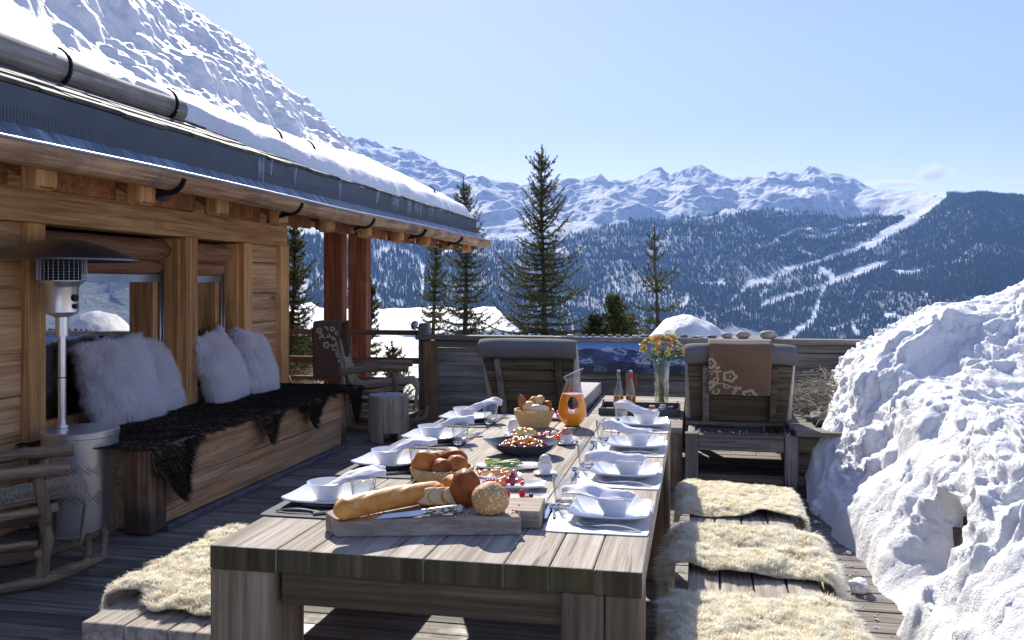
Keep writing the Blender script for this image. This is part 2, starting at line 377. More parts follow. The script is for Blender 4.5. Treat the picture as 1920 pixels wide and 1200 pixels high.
# ================================================================== mountains: one terrain from the valley to the ridges
ridge = np.array([(-900,300),(-300,320),(0,300),(400,255),(560,250),(640,262),(668,263),(700,268),(740,279),(790,303),(815,312),(840,329),(880,345),(940,357),(990,369),(1040,372),(1085,362),(1110,351),(1128,340),(1142,354),(1165,351),(1185,346),(1200,338),(1220,330),(1238,323),(1255,336),(1268,333),(1290,325),(1312,318),(1345,337),(1370,348),(1400,345),(1430,350),(1450,342),(1480,333),(1500,326),(1515,318),(1535,326),(1550,333),(1575,338),(1600,353),(1650,355),(1700,358),(1770,363),(1830,366),(1920,372),(2100,382),(2700,400)], float)
def ridge_v(u): return np.interp(u, ridge[:, 0], ridge[:, 1])
def ridge_d(u): return np.interp(u, [-900, 1400, 1600, 1720, 1830, 2700], [8600, 8600, 8000, 6600, 5200, 4400])
treeline = np.array([(-900,470),(540,440),(700,446),(830,452),(900,448),(960,452),(1023,452),(1080,442),(1130,432),(1180,416),(1250,410),(1320,408),(1380,396),(1440,398),(1500,404),(1560,410),(1620,404),(1680,400),(1720,390),(1760,372),(1790,330),(2700,300)], float)
RV0, RZ0 = 1700., -560.
def terr(u, t):
    "u: photograph column, t: 0 valley .. 1 ridge -> world xyz"
    D = ridge_d(u); d = RV0+(D-RV0)*t
    zr = EYE+(HZ-ridge_v(u))/FP*D
    ks = np.linspace(-170, 170, 9); vs_ = sum(ridge_v(u+q) for q in ks)/9; zs_ = EYE+(HZ-vs_)/FP*D; wt = np.clip((t-.60)/.40, 0, 1)**1.5; zr = zs_*(1-wt)+zr*wt
    z = RZ0+(zr-RZ0)*(t**1.12)
    a = (u-960)/FP; x = d*(-SN+CS*a); y = d*(CS+SN*a)
    env = np.clip(np.sin(PI*np.clip(t, 0, 1)), 0, 1)**.7
    sp = 1-2*np.abs(pnoise((x+.35*y)/900, (y-.2*x)/3200, 3.3))*1.6
    z = z+env*sp*75
    up = smooth(.35, .72, t)*np.clip((1-t)*16, 0, 1)
    qx, qy = x+260*fbm(x/900, y/900, 4., 3), y+260*fbm(x/900+5, y/900, 9., 3)
    rg_ = 0; am = 1.
    for o_ in range(5): rg_ = rg_+am*(1-2.1*np.abs(pnoise((qx*.92-qy*.39)/1050*2**o_+o_*9.1, (qx*.39+qy*.92)/1500*2**o_+o_*3.3, 1.3+o_))); am *= .52
    z = z+up*(rg_*200-190)*np.interp(u, [1560, 1720, 2700], [1, .25, .25])
    z = z+env*fbm(x/150, y/150, 8.1, 4)*16+smooth(.9, 1, t)*fbm(x/120, y/160, 2.2, 3)*14
    return np.stack([x, y, z], -1)
def proj(P):
    x, y, z = P[..., 0], P[..., 1], P[..., 2]
    d = -SN*x+CS*y; l = CS*x+SN*y
    return 960+FP*l/d, HZ-FP*(z-EYE)/d
def seg_mask(u, v, pts):
    "ski runs and clearings: polylines (u, v, half width)"
    m = np.zeros_like(u)
    for (a, b) in zip(pts[:-1], pts[1:]):
        ax, ay, aw = a; bx, by, bw = b
        t = np.clip(((u-ax)*(bx-ax)+(v-ay)*(by-ay))/((bx-ax)**2+(by-ay)**2+1e-6), 0, 1)
        ds = np.hypot(u-ax-t*(bx-ax), (v-ay-t*(by-ay))*1.3)
        wd = aw+t*(bw-aw); m = np.maximum(m, smooth(wd*1.25, wd*.75, ds))
    return m
RUNS = [[(1768,368,9),(1725,398,14),(1700,420,13),(1655,440,10),(1640,456,8),(1590,472,5),(1530,492,5)],
        [(1530,492,4),(1480,505,8),(1450,516,5)], [(1560,505,3),(1530,520,6)],
        [(1672,490,3),(1640,499,10),(1600,515,11),(1560,527,8),(1540,540,6)], [(1540,508,10),(1560,520,7)],
        [(1440,525,9),(1405,532,8),(1392,548,5)], [(1545,536,5),(1500,548,4),(1470,556,7),(1440,566,6),(1425,580,3)],
        [(1380,556,6),(1370,568,4)], [(1545,540,3),(1532,575,4.5),(1524,600,5),(1495,622,9),(1480,632,9)],
        [(1675,508,4),(1700,512,6),(1730,508,4)], [(1660,590,6),(1700,598,7),(1720,600,3)],
        [(1560,618,5),(1600,604,4),(1625,596,3)], [(1600,612,4),(1610,632,5)], [(1725,550,3),(1745,552,3)],
        [(1640,420,3),(1580,424,3),(1560,432,3)], [(1520,428,4),(1490,432,5),(1462,446,4),(1440,462,3),(1420,466,3)],
        [(1315,532,3),(1355,530,4)], [(1330,588,3),(1310,600,4),(1285,605,5)], [(1395,576,4),(1340,596,3),(1320,604,3)],
        [(1080,470,2),(1105,478,3)], [(825,480,6),(850,466,5),(870,462,3)], [(690,545,7),(708,556,8),(714,566,4)], [(735,562,5),(752,570,6)],
        [(755,470,5),(782,482,5),(792,500,3),(794,530,3),(790,560,3)], [(575,530,10),(560,560,8)], [(915,450,2),(960,446,3)],
        [(1500,470,2),(1530,480,3)], [(940,500,2),(915,505,2)], [(1150,530,4),(1160,545,3)], [(1290,560,4),(1280,575,5)], [(1440,545,4),(1425,552,4)]]
def forest_mask(P):
    u, v = proj(P); n = fbm(P[..., 0]/260, P[..., 1]/260, 5.5, 4)
    tl = np.interp(u, treeline[:, 0], treeline[:, 1])+n*22+pnoise(u/9, v/30, 1.)*7
    f = smooth(-5, 7, v-tl)
    wob = pnoise(u/12, v/12, 9.)*5; wob2 = pnoise(u/13+50, v/11, 3.)*4
    s = np.zeros_like(u)
    for r in RUNS: s = np.maximum(s, seg_mask(u+wob, v+wob2, r))
    s = np.maximum(s, smooth(.36, .5, fbm(P[..., 0]/210+9, P[..., 1]/330, 2., 4))*.85*smooth(600, 500, v)*smooth(1560, 1250, u))
    return f*(1-s)*np.interp(u, [560, 1250, 1500, 1680], [.62, .74, .92, 1.]), u, v
us = np.concatenate([np.linspace(-900, 500, 120, endpoint=False), np.linspace(500, 1980, 700, endpoint=False), np.linspace(1980, 2700, 60)])
ts = np.concatenate([np.linspace(0, .2, 20, endpoint=False), np.linspace(.2, 1, 420)])
U, T = np.meshgrid(us, ts, indexing='ij'); V = terr(U, T)
last = V[:, -1:].copy(); back = []
for k, (dd, dz) in enumerate(((200, -60), (700, -330), (1600, -800))):
    q = last.copy(); nrm = np.hypot(q[..., 0], q[..., 1]); q[..., 0] *= 1+dd/nrm; q[..., 1] *= 1+dd/nrm; q[..., 2] += dz; back.append(q)
FM, _, _ = forest_mask(V)
mb = MB(); mb.grid(np.concatenate([V]+back, 1), 0.5, flip=False)
k = NT('mountain_ground'); att = k.n('ShaderNodeAttribute', attribute_name='wooded').outputs['Fac']
c = k.n('ShaderNodeTexCoord').outputs['Object']; n1 = k.noise(c, .02, 5, .7); n2 = k.noise(c, .004, 6, .6)
snowc = k.mix(k.ramp(n2, [(.4, (0, 0, 0)), (.6, (1, 1, 1))]), (.90, .92, .94), (.85, .88, .92))
geo = k.n('ShaderNodeNewGeometry').outputs['Normal']; nz = k.n('ShaderNodeSeparateXYZ', {0: geo}).outputs[2]
steep = k.math('MULTIPLY', k.ramp(nz, [(.72, (1, 1, 1)), (.82, (0, 0, 0))]), k.ramp(n1, [(.42, (0, 0, 0)), (.6, (1, 1, 1))]))
col = k.mix(k.math('MULTIPLY', steep, .5), snowc, (.22, .21, .22))
col = k.mix(k.math('MULTIPLY', att, .70), col, (.07, .085, .085))
k.bsdf(col=col, rough=.8, spec=.1, nrm=k.bump(k.math('ADD', n1, k.math('MULTIPLY', k.noise(c, .09, 4, .7), .4)), .9, 22)); M['mount'] = k.m
mo = mb.build('mountains', M['mount'], sm=True); tag(mo, kind='structure')
at = mo.data.attributes.new('wooded', 'FLOAT', 'POINT'); fm = np.concatenate([FM]+[FM[:, -1:]]*3, 1).ravel(); at.data.foreach_set('value', fm.astype(np.float32))
# the ranges on the other sides of the valley (seen in the window glass)
az_, rr_ = np.meshgrid(np.linspace(R(33), R(301), 300), np.concatenate([np.linspace(1600, 6500, 70), [6900, 7600, 8300]]), indexing='ij'); tq = np.clip((rr_-1600)/4900, 0, 1)
xr_, yr_ = rr_*np.sin(az_), rr_*np.cos(az_); zt2 = 620+260*fbm(az_*3.1, 2.2, 1., 4)+70*fbm(az_*14, 7.2, 1., 3)
zr_ = -570+(zt2+570)*tq**1.12+np.sin(PI*tq)**.7*(1-2*np.abs(fbm(xr_/900, yr_/900, 2., 4)))*110-np.maximum(rr_-6500, 0)*.5
mb = MB(); mb.grid(np.stack([xr_, yr_, zr_], -1), .5); h2 = mb.build('hills', M['mount'], sm=True); tag(h2, kind='structure')
at = h2.data.attributes.new('wooded', 'FLOAT', 'POINT'); at.data.foreach_set('value', (smooth(520, 380, zr_+120*fbm(xr_/500, yr_/500, 1., 3))*smooth(.45, .2, fbm(xr_/300, yr_/300, 7., 4))).ravel().astype(np.float32))
# conifers of the wooded slopes (one mass nobody could count)
nt_ = 150000
tu = RG.uniform(480, 1990, nt_); tt = RG.uniform(.20, 1, nt_)**.85
P = terr(tu, tt); fmk, pu, pv = forest_mask(P)
keep = (fmk*np.clip(.95+1.3*fbm(P[:, 0]/330, P[:, 1]/330, 3.3, 4), .25, 1.3) > RG.random(nt_)*.95+.04) & (pv < 650)
P = P[keep]; n = len(P); h = RG.uniform(14, 27, n)*np.interp(tu[keep], [500, 1300, 1800], [1.25, 1.1, 1.0]); r = h*RG.uniform(.16, .24, n)
ang = RG.uniform(0, 2*PI, n); VV = np.zeros((n, 5, 3)); VV[:, 4] = P+np.stack([0*h, 0*h, h], 1)
for i in range(4):
    VV[:, i] = P+np.stack([np.cos(ang+i*PI/2)*r, np.sin(ang+i*PI/2)*r, -3+0*h], 1)
mb = MB(); mb.v.append(VV.reshape(-1, 3)); b = (np.arange(n)*5)[:, None]; rr = RG.random(n)
for i in range(4): mb.f.append((np.array([i, (i+1) % 4, 4])[None]+b, rr, 0))
mb.n = n*5
k = NT('far_conifers'); col = k.ramp(k.rnd(), [(0, (.028, .045, .035)), (.6, (.045, .062, .045)), (.90, (.075, .08, .055)), (1, (.22, .24, .25))]); k.bsdf(col=col, rough=.9, spec=.1); M['farcon'] = k.m
fo = mb.build('forest', M['farcon']); tag(fo, 'dark conifer forest covering the slopes below the snowy ridge', 'forest', kind='stuff')
# ================================================================== snow slope below the terrace, reaching the valley
def slope_z(x, y):
    d = np.hypot(x, y)
    z = np.interp(d, [0, 9, 14, 26, 60, 200, 1700, 2400], [-1.2, -1.3, -2.4, -4.5, -13, -48, -562, -640])
    return z+fbm(x/9, y/9, .5, 3)*.25*np.clip(d/14, .2, 1)+fbm(x/60, y/60, .5, 3)*np.clip(d/30, 0, 3)
rs = np.concatenate([np.linspace(.5, 40, 80), np.geomspace(42, 2300, 60)]); an = np.linspace(0, 2*PI, 181)
A_, R_ = np.meshgrid(an, rs, indexing='ij'); X, Y = R_*np.sin(A_), R_*np.cos(A_)
mb = MB(); mb.grid(np.stack([X, Y, slope_z(X, Y)], -1), .5)
k = NT('snow_far'); c = k.n('ShaderNodeTexCoord').outputs['Object']; nn = k.noise(c, 1.6, 6, .6)
k.bsdf(col=(.84, .86, .90), rough=.6, spec=.3, nrm=k.bump(nn, .5, .12)); M['snowfar'] = k.m
k = NT('snow_near'); c = k.n('ShaderNodeTexCoord').outputs['Object']
n1 = k.noise(c, 9, 6, .6); n2 = k.noise(c, 55, 5, .7); n3 = k.noise(c, 260, 2, .6)
cc = k.mix(k.ramp(k.noise(c, 2.1, 6, .6), [(.42, (0, 0, 0)), (.62, (1, 1, 1))]), (.92, .925, .935), (.87, .875, .89))
hh = k.math('ADD', k.math('MULTIPLY', n1, .9), k.math('ADD', k.math('MULTIPLY', n2, .35), k.math('MULTIPLY', n3, .12)))
k.bsdf(col=cc, rough=.5, spec=.35, nrm=k.bump(hh, .85, .045), sss=.12, sssr=(.6, .8, 1), ssss=.02); M['snow'] = k.m
go = mb.build('snow_ground', M['snowfar'], sm=True); tag(go, kind='structure')
# ================================================================== haze: one closed box of air
hz_ = MB().box((0, 0, 390), (19200, 19000, 2720)); k = NT('haze_air')
pv_ = k.n('ShaderNodeVolumePrincipled', {'Color': (.26, .49, 1.0), 'Density': HAZE, 'Anisotropy': .0}); k.link(pv_.outputs[0], k.out.inputs['Volume'])
hz_ = hz_.build('haze', k.m); tag(hz_, kind='stuff')
# ================================================================== cloud wisps beyond the ridge, outside the haze
def cloud(lab, c, r, dens, seed):
    mb = MB()
    mb.blob((0, 0, 0), (1, 1, 1), .12, 2, 40, 24, seed=seed)
    k = NT('cloud_vapour'); oc = k.n('ShaderNodeTexCoord').outputs['Object']
    ln = k.n('ShaderNodeVectorMath', {0: oc}, operation='LENGTH').outputs['Value']
    nz_ = k.noise(k.n('ShaderNodeMapping', {'Vector': oc, 'Scale': (1.3, 1.3, 1.0), 'Location': (seed, 0, 0)}).outputs[0], 2.2, 6, .62, .4)
    f = k.math('SUBTRACT', nz_, k.math('MULTIPLY', k.math('POWER', ln, 1.6), .30)); f = k.ramp(f, [(.22, (0, 0, 0)), (.42, (1, 1, 1))])
    v = k.n('ShaderNodeVolumePrincipled', {'Color': (1, 1, 1), 'Density': k.math('MULTIPLY', f, dens), 'Anisotropy': .7}); k.link(v.outputs[0], k.out.inputs['Volume'])
    o = mb.build('cloud', k.m); o.location = c; o.scale = r; tag(o, lab, 'cloud', 'wisps of cloud above the ridge'); return o
def far(u, v, d):
    a = (u-960)/FP; return (d*(-SN+CS*a), d*(CS+SN*a), EYE+(HZ-v)/FP*d)
cloud('white puff of cloud rising above the ridge at the right', far(1752, 340, 11500), (330, 200, 230), .006, 2)
cloud('thin low wisp of cloud lying along the ridge left of the puff', far(1680, 352, 11500), (620, 200, 120), .006, 5)
cloud('small ragged wisp of cloud just left of the puff', far(1640, 356, 11600), (260, 120, 70), .006, 14)
cloud('faint wisp of cloud over the wooded ridge at the far right', far(1900, 355, 11500), (220, 150, 140), .004, 9)
# ================================================================== spruces
M['needle'] = None
def needle_mat(name, a, b, c_):
    k = NT(name); r = k.rnd(); col = k.ramp(r, [(0, a), (.6, b), (1, c_)])
    p = k.n('ShaderNodeBsdfPrincipled', {'Base Color': col, 'Roughness': .6, 'Specular IOR Level': .3})
    t = k.n('ShaderNodeBsdfTranslucent', {'Color': col}); m = k.n('ShaderNodeMixShader', {0: .3, 1: p.outputs[0], 2: t.outputs[0]})
    k.link(m.outputs[0], k.out.inputs[0]); return k.m
M['needle'] = needle_mat('spruce_needles', (.036, .045, .016), (.085, .095, .034), (.175, .17, .062))
M['needle2'] = needle_mat('yellow_green_spruce_needles', (.04, .055, .015), (.10, .115, .03), (.19, .18, .055))
M['bark'] = wood('spruce_bark', (.04, .03, .022), (.09, .07, .052), (.16, .13, .10), 2)
def spruce(base, H, Rw, label, nb=46, seed=1, dens=1.0, top=.16, lean=0, mat='needle', droop=.12, group='spruces beyond the terrace fence', twin=False, bare=0.0):
    rg = random.Random(seed); bx, by, bz = base
    root = thing('spruce_tree', label, 'spruce tree', base, group)
    tr = MB(); tip = np.array([bx+lean, by, bz+H])
    def ax(t): return np.array([bx+lean*t+.03*math.sin(t*9+seed), by+.02*math.cos(t*7), bz+H*t])
    tr.tube([ax(t) for t in np.linspace(0, 1, 14)], np.linspace(.012*H+.02, .006, 14), 7)
    if twin: tr.tube([ax(.86), ax(.9)+[.05, 0, 0], ax(.985)+[.07, 0, 0]], [.012, .008, .004], 5)
    segs = []       # (a, b, needle length)
    for i in range(nb):
        t = .03+.95*(i/nb)**.92+rg.uniform(-.006, .006); t = min(t, .985)
        prof = (1-t)**.85 if t > .3 else (1-.3)**.85*(.86+.14*t/.3)
        L = Rw*prof*rg.uniform(.52, 1.18)+.05
        if rg.random() < bare: continue
        nk = 5 if t < .8 else 4
        for j in range(nk):
            if rg.random() < .1: continue
            an = i*2.4+j*2*PI/nk+rg.uniform(-.3, .3); l = L*rg.uniform(.7, 1.15)
            rise = rg.uniform(-.12, .12)+(.55 if t > .75 else .12*(t-.3))-(droop if t < .5 else 0)
            d = np.array([math.cos(an), math.sin(an), 0]); p0 = ax(t); m_ = max(3, int(l/.16)+1); pts = []
            for q in range(m_+1):
                s = q/m_; pts.append(p0+d*l*s+np.array([0, 0, l*(rise*s-droop*1.3*s*(1-s)+.28*s**3)]))
            tr.tube(pts, np.linspace(.006+.012*l, .003, len(pts)), 4, cap=False)
            for q in range(m_):
                segs.append((pts[q], pts[q+1]))
                if q >= 1 or m_ < 5:
                    side = np.array([-d[1], d[0], 0])
                    for sg in (-1, 1):
                        if rg.random() > dens: continue
                        tl = min(.42*l*(1-q/m_*.75), .34)*rg.uniform(.6, 1.1)
                        e = pts[q]+side*sg*tl*.85+d*tl*.55+np.array([0, 0, tl*rg.uniform(-.35, .12)]); mid = (pts[q]+e)/2+np.array([0, 0, .02])
                        segs.append((pts[q], mid)); segs.append((mid, e))
    segs.append((ax(.93), ax(1)))
    tr.build('trunk', M['bark'], root, sm=True)
    A = np.array([a for a, b in segs]); B = np.array([b for a, b in segs]); ln = np.linalg.norm(B-A, axis=1)
    per = 210; cnt = np.maximum(6, (ln*per).astype(int)); ix = np.repeat(np.arange(len(A)), cnt); m = len(ix)
    s = RG.random(m)[:, None]; dr = ((B-A)/ln[:, None])[ix]; P = A[ix]*(1-s)+B[ix]*s
    rv = RG.normal(size=(m, 3)); rad = np.cross(dr, rv); rad /= np.linalg.norm(rad, axis=1)[:, None]+1e-9
    nd = rad*.85+dr*.75+np.array([0, 0, .15]); nd /= np.linalg.norm(nd, axis=1)[:, None]; L = RG.uniform(.024, .046, m)[:, None]
    S = np.cross(nd, RG.normal(size=(m, 3))); S /= np.linalg.norm(S, axis=1)[:, None]+1e-9; W = .0050
    VV = np.stack([P-S*W, P+S*W, P+nd*L+S*W*.5, P+nd*L-S*W*.5], 1)
    mb = MB(); mb.v.append(VV.reshape(-1, 3)); mb.n = 4*m
    segr = RG.random(len(A)); rr = np.clip(segr[ix]*.75+RG.random(m)*.3, 0, 1)
    mb.f.append((np.arange(4*m).reshape(-1, 4), rr, 0))
    mb.build('crown', M[mat], root)
    return root
def behind(u, v, d):
    a = (u-960)/FP; return np.array([d*(-SN+CS*a), d*(CS+SN*a), EYE+(HZ-v)/FP*d])
def tree_at(u, vtop, d, wpx, label, **kw):
    tp = behind(u, vtop, d); gz = float(slope_z(tp[0], tp[1]))-.1
    H = tp[2]-gz; return spruce((tp[0], tp[1], gz), H, wpx/2/FP*d*2.0, label, **kw)
tree_at(1018, 272, 15.5, 215, 'tall green spruce with a forked bare top standing behind the fence', nb=66, seed=3, twin=True, dens=.9)
tree_at(871, 330, 16.5, 150, 'dark spruce with a thin leader rising past the gutter end', nb=56, seed=8)
tree_at(815, 410, 18.0, 88, 'narrow green spruce under the gutter end beside the dark spruce', nb=50, seed=12)
tree_at(1230, 416, 15.0, 165, 'small spindly spruce with sparse branches above the flower vase', nb=26, seed=21, dens=.8, bare=.25, droop=.05)
tree_at(692, 522, 12.5, 78, 'young spruce just right of the brown timber columns', nb=34, seed=31, mat='needle2')
tree_at(548, 400, 12.5, 135, 'yellowish spruce seen past the house corner post', nb=54, seed=44, mat='needle2')
tree_at(738, 640, 11.6, 120, 'low yellow green spruce under the railing near the gable roof', nb=30, seed=52, mat='needle2')
b = behind(1152, 690, 12.5); spruce((b[0], b[1], b[2]-.25), 1.25, .62, 'small bushy round topped conifer behind the panorama board', nb=44, seed=77, dens=1, droop=-.42, mat='needle2')
b = behind(1118, 690, 12.7); spruce((b[0], b[1], b[2]-.25), .98, .45, 'lowest little conifer between the tall forked spruce and the round topped one', nb=30, seed=78, dens=1, droop=-.42)
b = behind(1180, 690, 12.8); spruce((b[0], b[1], b[2]-.25), 1.0, .42, 'small conifer leaning against the right of the round topped one', nb=30, seed=79, dens=1, droop=-.40)
# ================================================================== neighbouring chalets and snow heap beyond the fence
M['chal'] = wood('neighbour_wall_wood', (.07, .03, .018), (.16, .08, .05), (.27, .15, .09), 0)
def neighbour(label, c, w_, dpt, zt, ridge_h, snow_t, rot, gable_front=True):
    r = thing('chalet', label, 'chalet', c); x, y, z = c; m = Matrix.Translation(c)@Matrix.Rotation(rot, 4, 'Z')
    mb = MB(); hw = w_/2
    prof = [(-hw, 0), (hw, 0), (hw, zt), (0, zt+ridge_h), (-hw, zt)]
    Mx = m@Matrix(((1, 0, 0, 0), (0, 0, 1, 0), (0, 1, 0, 0), (0, 0, 0, 1)))
    mb.prism(prof, -dpt/2, dpt/2, M=Mx); mb.build('wall', M['chal'], r)
    for sg in (-1, 1):
        n1 = (0, zt+ridge_h+.12); n2 = (sg*(hw+.7), zt-ridge_h*.7/hw+.12)
        mb = MB(); mb.prism([n1, n2, (n2[0], n2[1]+.14), (0, n1[1]+.14)], -dpt/2-.7, dpt/2+.7, M=Mx); mb.build('roof', M['slate'], r, bevel=.02)
        nx, ny = 26, 40; S, Tt = np.meshgrid(np.linspace(0, 1, nx), np.linspace(-1, 1, ny), indexing='ij')
        xx = sg*S*(hw+.62); zz = zt+ridge_h+.27-S*(ridge_h*(hw+.62)/hw)
        th = snow_t*np.minimum(1, (1-S)*6+.15)**.6*np.minimum(1, (1-np.abs(Tt))*9+.12)**.5*(1+.25*fbm(xx/1.5, Tt*4, 2))
        G = np.stack([xx, Tt*(dpt/2+.62), zz+th], -1); L_ = G.reshape(-1, 3); G2 = G.copy(); G2[..., 2] = zz
        Mn = np.array(m); f = lambda a: (a.reshape(-1, 3)@Mn[:3, :3].T+Mn[:3, 3]).reshape(a.shape)
        mb = MB(); top = f(G); bot = f(G2); ring = np.concatenate([bot[:1], top, bot[-1:]], 0); mb.grid(ring); mb.grid(np.stack([bot[:, 0], top[:, 0]], 1)); mb.grid(np.stack([bot[:, -1], top[:, -1]], 1))
        mb.build('roof_snow', M['snowfar'], r, sm=True)
    return r
c = behind(735, 640, 27); neighbour('neighbouring chalet with a broad roof under deep white snow beyond the spruces', (c[0], c[1], c[2]-4.37), 4.4, 6, 4.0, .6, .5, R(-60))
c = behind(598, 640, 17); neighbour('small brown wooden chalet gable seen between the house corner and the timber columns', (c[0]-.4, c[1], c[2]-3.05), 4.2, 5, 2.0, 1.35, .12, R(20))
c = behind(742, 690, 13.2); neighbour('low slate roofed hut with snow on its roof behind the railing', (c[0]+.15, c[1]+.9, c[2]-1.95), 2.8, 1.6, 1.3, .55, .22, R(70))
# snow heap behind the fence
x0, y0, _ = behind(1290, 600, 10.9); xs, ys = np.meshgrid(np.linspace(-2.0, 2.2, 110), np.linspace(-1.4, 1.6, 70), indexing='ij')
hb = 1.84*np.exp(-((np.abs(xs+.1)/.78)**2*.7+(ys/.8)**2*.5))+.25*np.exp(-(((xs-.5)/.35)**2+(ys/.7)**2))
hb = hb*(1+.10*fbm(xs*1.6, ys*1.6, .3, 4))
mb = MB(); mb.grid(np.stack([x0+xs, y0+ys, -.75+hb+0*xs], -1)); mb.grid(np.stack([x0+xs, y0+ys, -1.9+0*xs], -1))
tag(mb.build('snow_pile', M['snow'], sm=True), 'rounded heap of snow showing above the fence behind the stones', 'snow pile')
# ================================================================== deck
mb = MB(); y = .3; i = 0
while y < 9.75:
    x = -6.0-random.random()*1.5
    while x < 2.6:
        L = random.choice([2.4, 3.0, 3.6, 4.2]); x1 = min(x+L, 2.7)
        mb.box(((x+x1)/2, y+.061, -.016+random.uniform(-.0015, .0015)), (x1-x-.004, .119, .032)); x = x1
    y += .1275
mb.build('deck', M['deck'], bevel=.003, seg=1)['kind'] = 'structure'
o = MB().box((-1.8, 5.1, -.32), (9.2, 9.4, .5)).build('deck_substructure', M['dark']); tag(o, kind='structure')
# ================================================================== chalet
XW = -3.95; YC = 8.19
ch = thing('chalet', 'large larch wood chalet with snow covered roof and deep eaves beside the terrace', 'chalet', (XW, YC, 0))
def wall_courses(mb, y0, y1, z0, z1, x=XW-.1, h=.27):
    z = z0
    while z < z1-.02:
        z2 = min(z+h*random.uniform(.92, 1.08), z1)
        if z1-z2 < .06: z2 = z1
        mb.box((x+random.uniform(-.006, .006), (y0+y1)/2, (z+z2)/2), (.2, y1-y0, z2-z-.004), jit=.002); z = z2
mb = MB(); wall_courses(mb, .2, 4.66, 0, 1.84); wall_courses(mb, 7.42, 8.0, 0, 1.84, x=XW-.105); wall_courses(mb, 4.81, 7.28, 0, .5, x=XW-.12)
mb.build('wall', M['house'], ch, bevel=.006, seg=1)
mb = MB(); mb.box((-4.06, 4.2, 1.995), (.24, 8.0, .31), jit=.004); mb.build('wall_beam', M['house'], ch, bevel=.008)
mb = MB(); mb.box((-5.9, 8.09, 1.3), (3.7, .18, 2.7)); mb.box((-5.9, 8.09, 2.95), (2.6, .18, .7)); mb.box((-7.7, 4.2, 1.2), (.2, 8, 2.4)); mb.box((-5.9, .25, 1.3), (3.7, .18, 2.6))
mb.build('rear_wall', M['house'], ch)
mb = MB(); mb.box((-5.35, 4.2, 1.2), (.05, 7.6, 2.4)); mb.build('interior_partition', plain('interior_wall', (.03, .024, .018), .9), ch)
for (a, b, xo) in ((4.66, 4.81, .03), (6.36, 6.52, .03), (7.28, 7.42, .03), (8.0, 8.19, .02)):
    mb = MB(); mb.box((XW-.12+xo, (a+b)/2, .92), (.27, b-a, 1.835), jit=.002); mb.build('post', M['housez'], ch, bevel=.006)
for (a, b) in ((4.81, 6.36), (6.52, 7.28)):
    for q in (b-.012, a+.012): mb = MB(); mb.box((-4.11, q, 1.16), (.30, .03, 1.33)); mb.build('reveal_board', M['housez'], ch, bevel=.003)
    lm = MB()
    for (dx, z, r) in ((-.06, 1.73, .085), (-.10, 1.60, .06)):
        ys = np.linspace(a+.05, b-.03, 12); lm.tube([(XW+dx-.06, q, z) for q in ys], [r]*10+[r*.93, r*.6], 14, ell=1.0)
    lm.build('lintel_log', M['rafterl'] if 'rafterl' in M else M.setdefault('rafterl', wood('lintel_log_wood', (.16, .065, .03), (.32, .15, .075), (.48, .27, .15), 1)), ch, sm=True)
    wf = MB(); xg = -4.15
    for q0, q1 in ((a+.04, a+.10), (b-.12, b-.045)): wf.box((xg, (q0+q1)/2, 1.03), (.06, q1-q0, 1.03))
    wf.box((xg, (a+b)/2, .545), (.06, b-a-.06, .07))
    wo = wf.build('window', M['housez'], ch, bevel=.004)
    MB().box((xg+.035, (a+b)/2-.02, 1.515), (.03, b-a-.08, .06)).build('blind_box', M['zinc'], wo)
    gm = MB(); gm.box((xg-.012, (a+b)/2-.03, 1.04), (.008, b-a-.2, .92))
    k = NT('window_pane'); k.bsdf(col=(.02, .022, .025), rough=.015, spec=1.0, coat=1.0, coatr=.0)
    lw = k.n('ShaderNodeLayerWeight', {'Blend': .5}).outputs['Facing']
    tr = k.n('ShaderNodeBsdfTransparent', {'Color': (.55, .56, .55)}); gl = k.n('ShaderNodeBsdfGlossy', {'Color': (.95, .95, .95), 'Roughness': .012})
    mx = k.n('ShaderNodeMixShader', {0: k.ramp(lw, [(0, (.5,)*3), (.5, (.75,)*3), (1, (.97,)*3)]), 1: tr.outputs[0], 2: gl.outputs[0]}); k.link(mx.outputs[0], k.out.inputs[0])
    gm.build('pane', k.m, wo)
    cm = MB(); ys = np.linspace(b-.40 if b < 6.4 else b-.48, b-.14, 60); zz = np.linspace(.55, 1.54, 6)
    Yg, Zg = np.meshgrid(ys, zz, indexing='ij'); cm.grid(np.stack([xg-.08+.025*np.sin(Yg*150)+0*Zg, Yg, Zg], -1)); cm.build('curtain', plain('curtain_fabric', (.22, .19, .17), .9), wo, sm=True)
    gd = MB(); gd.tube([(XW-.145, b-.06, .52), (XW-.155, b-.05, 1.60)], .011, 8); gd.tube([(XW-.13, b-.035, .52), (XW-.14, b-.03, 1.60)], .005, 6); gd.build('blind_guide', M['zinc'], ch, sm=True)
# sill blocks between the windows
mb = MB(); mb.box((-4.16, 6.27, .58), (.42, .14, .2)); mb.box((-4.16, 6.60, .56), (.40, .12, .16)); mb.build('sill', M['housez'], ch, bevel=.008)
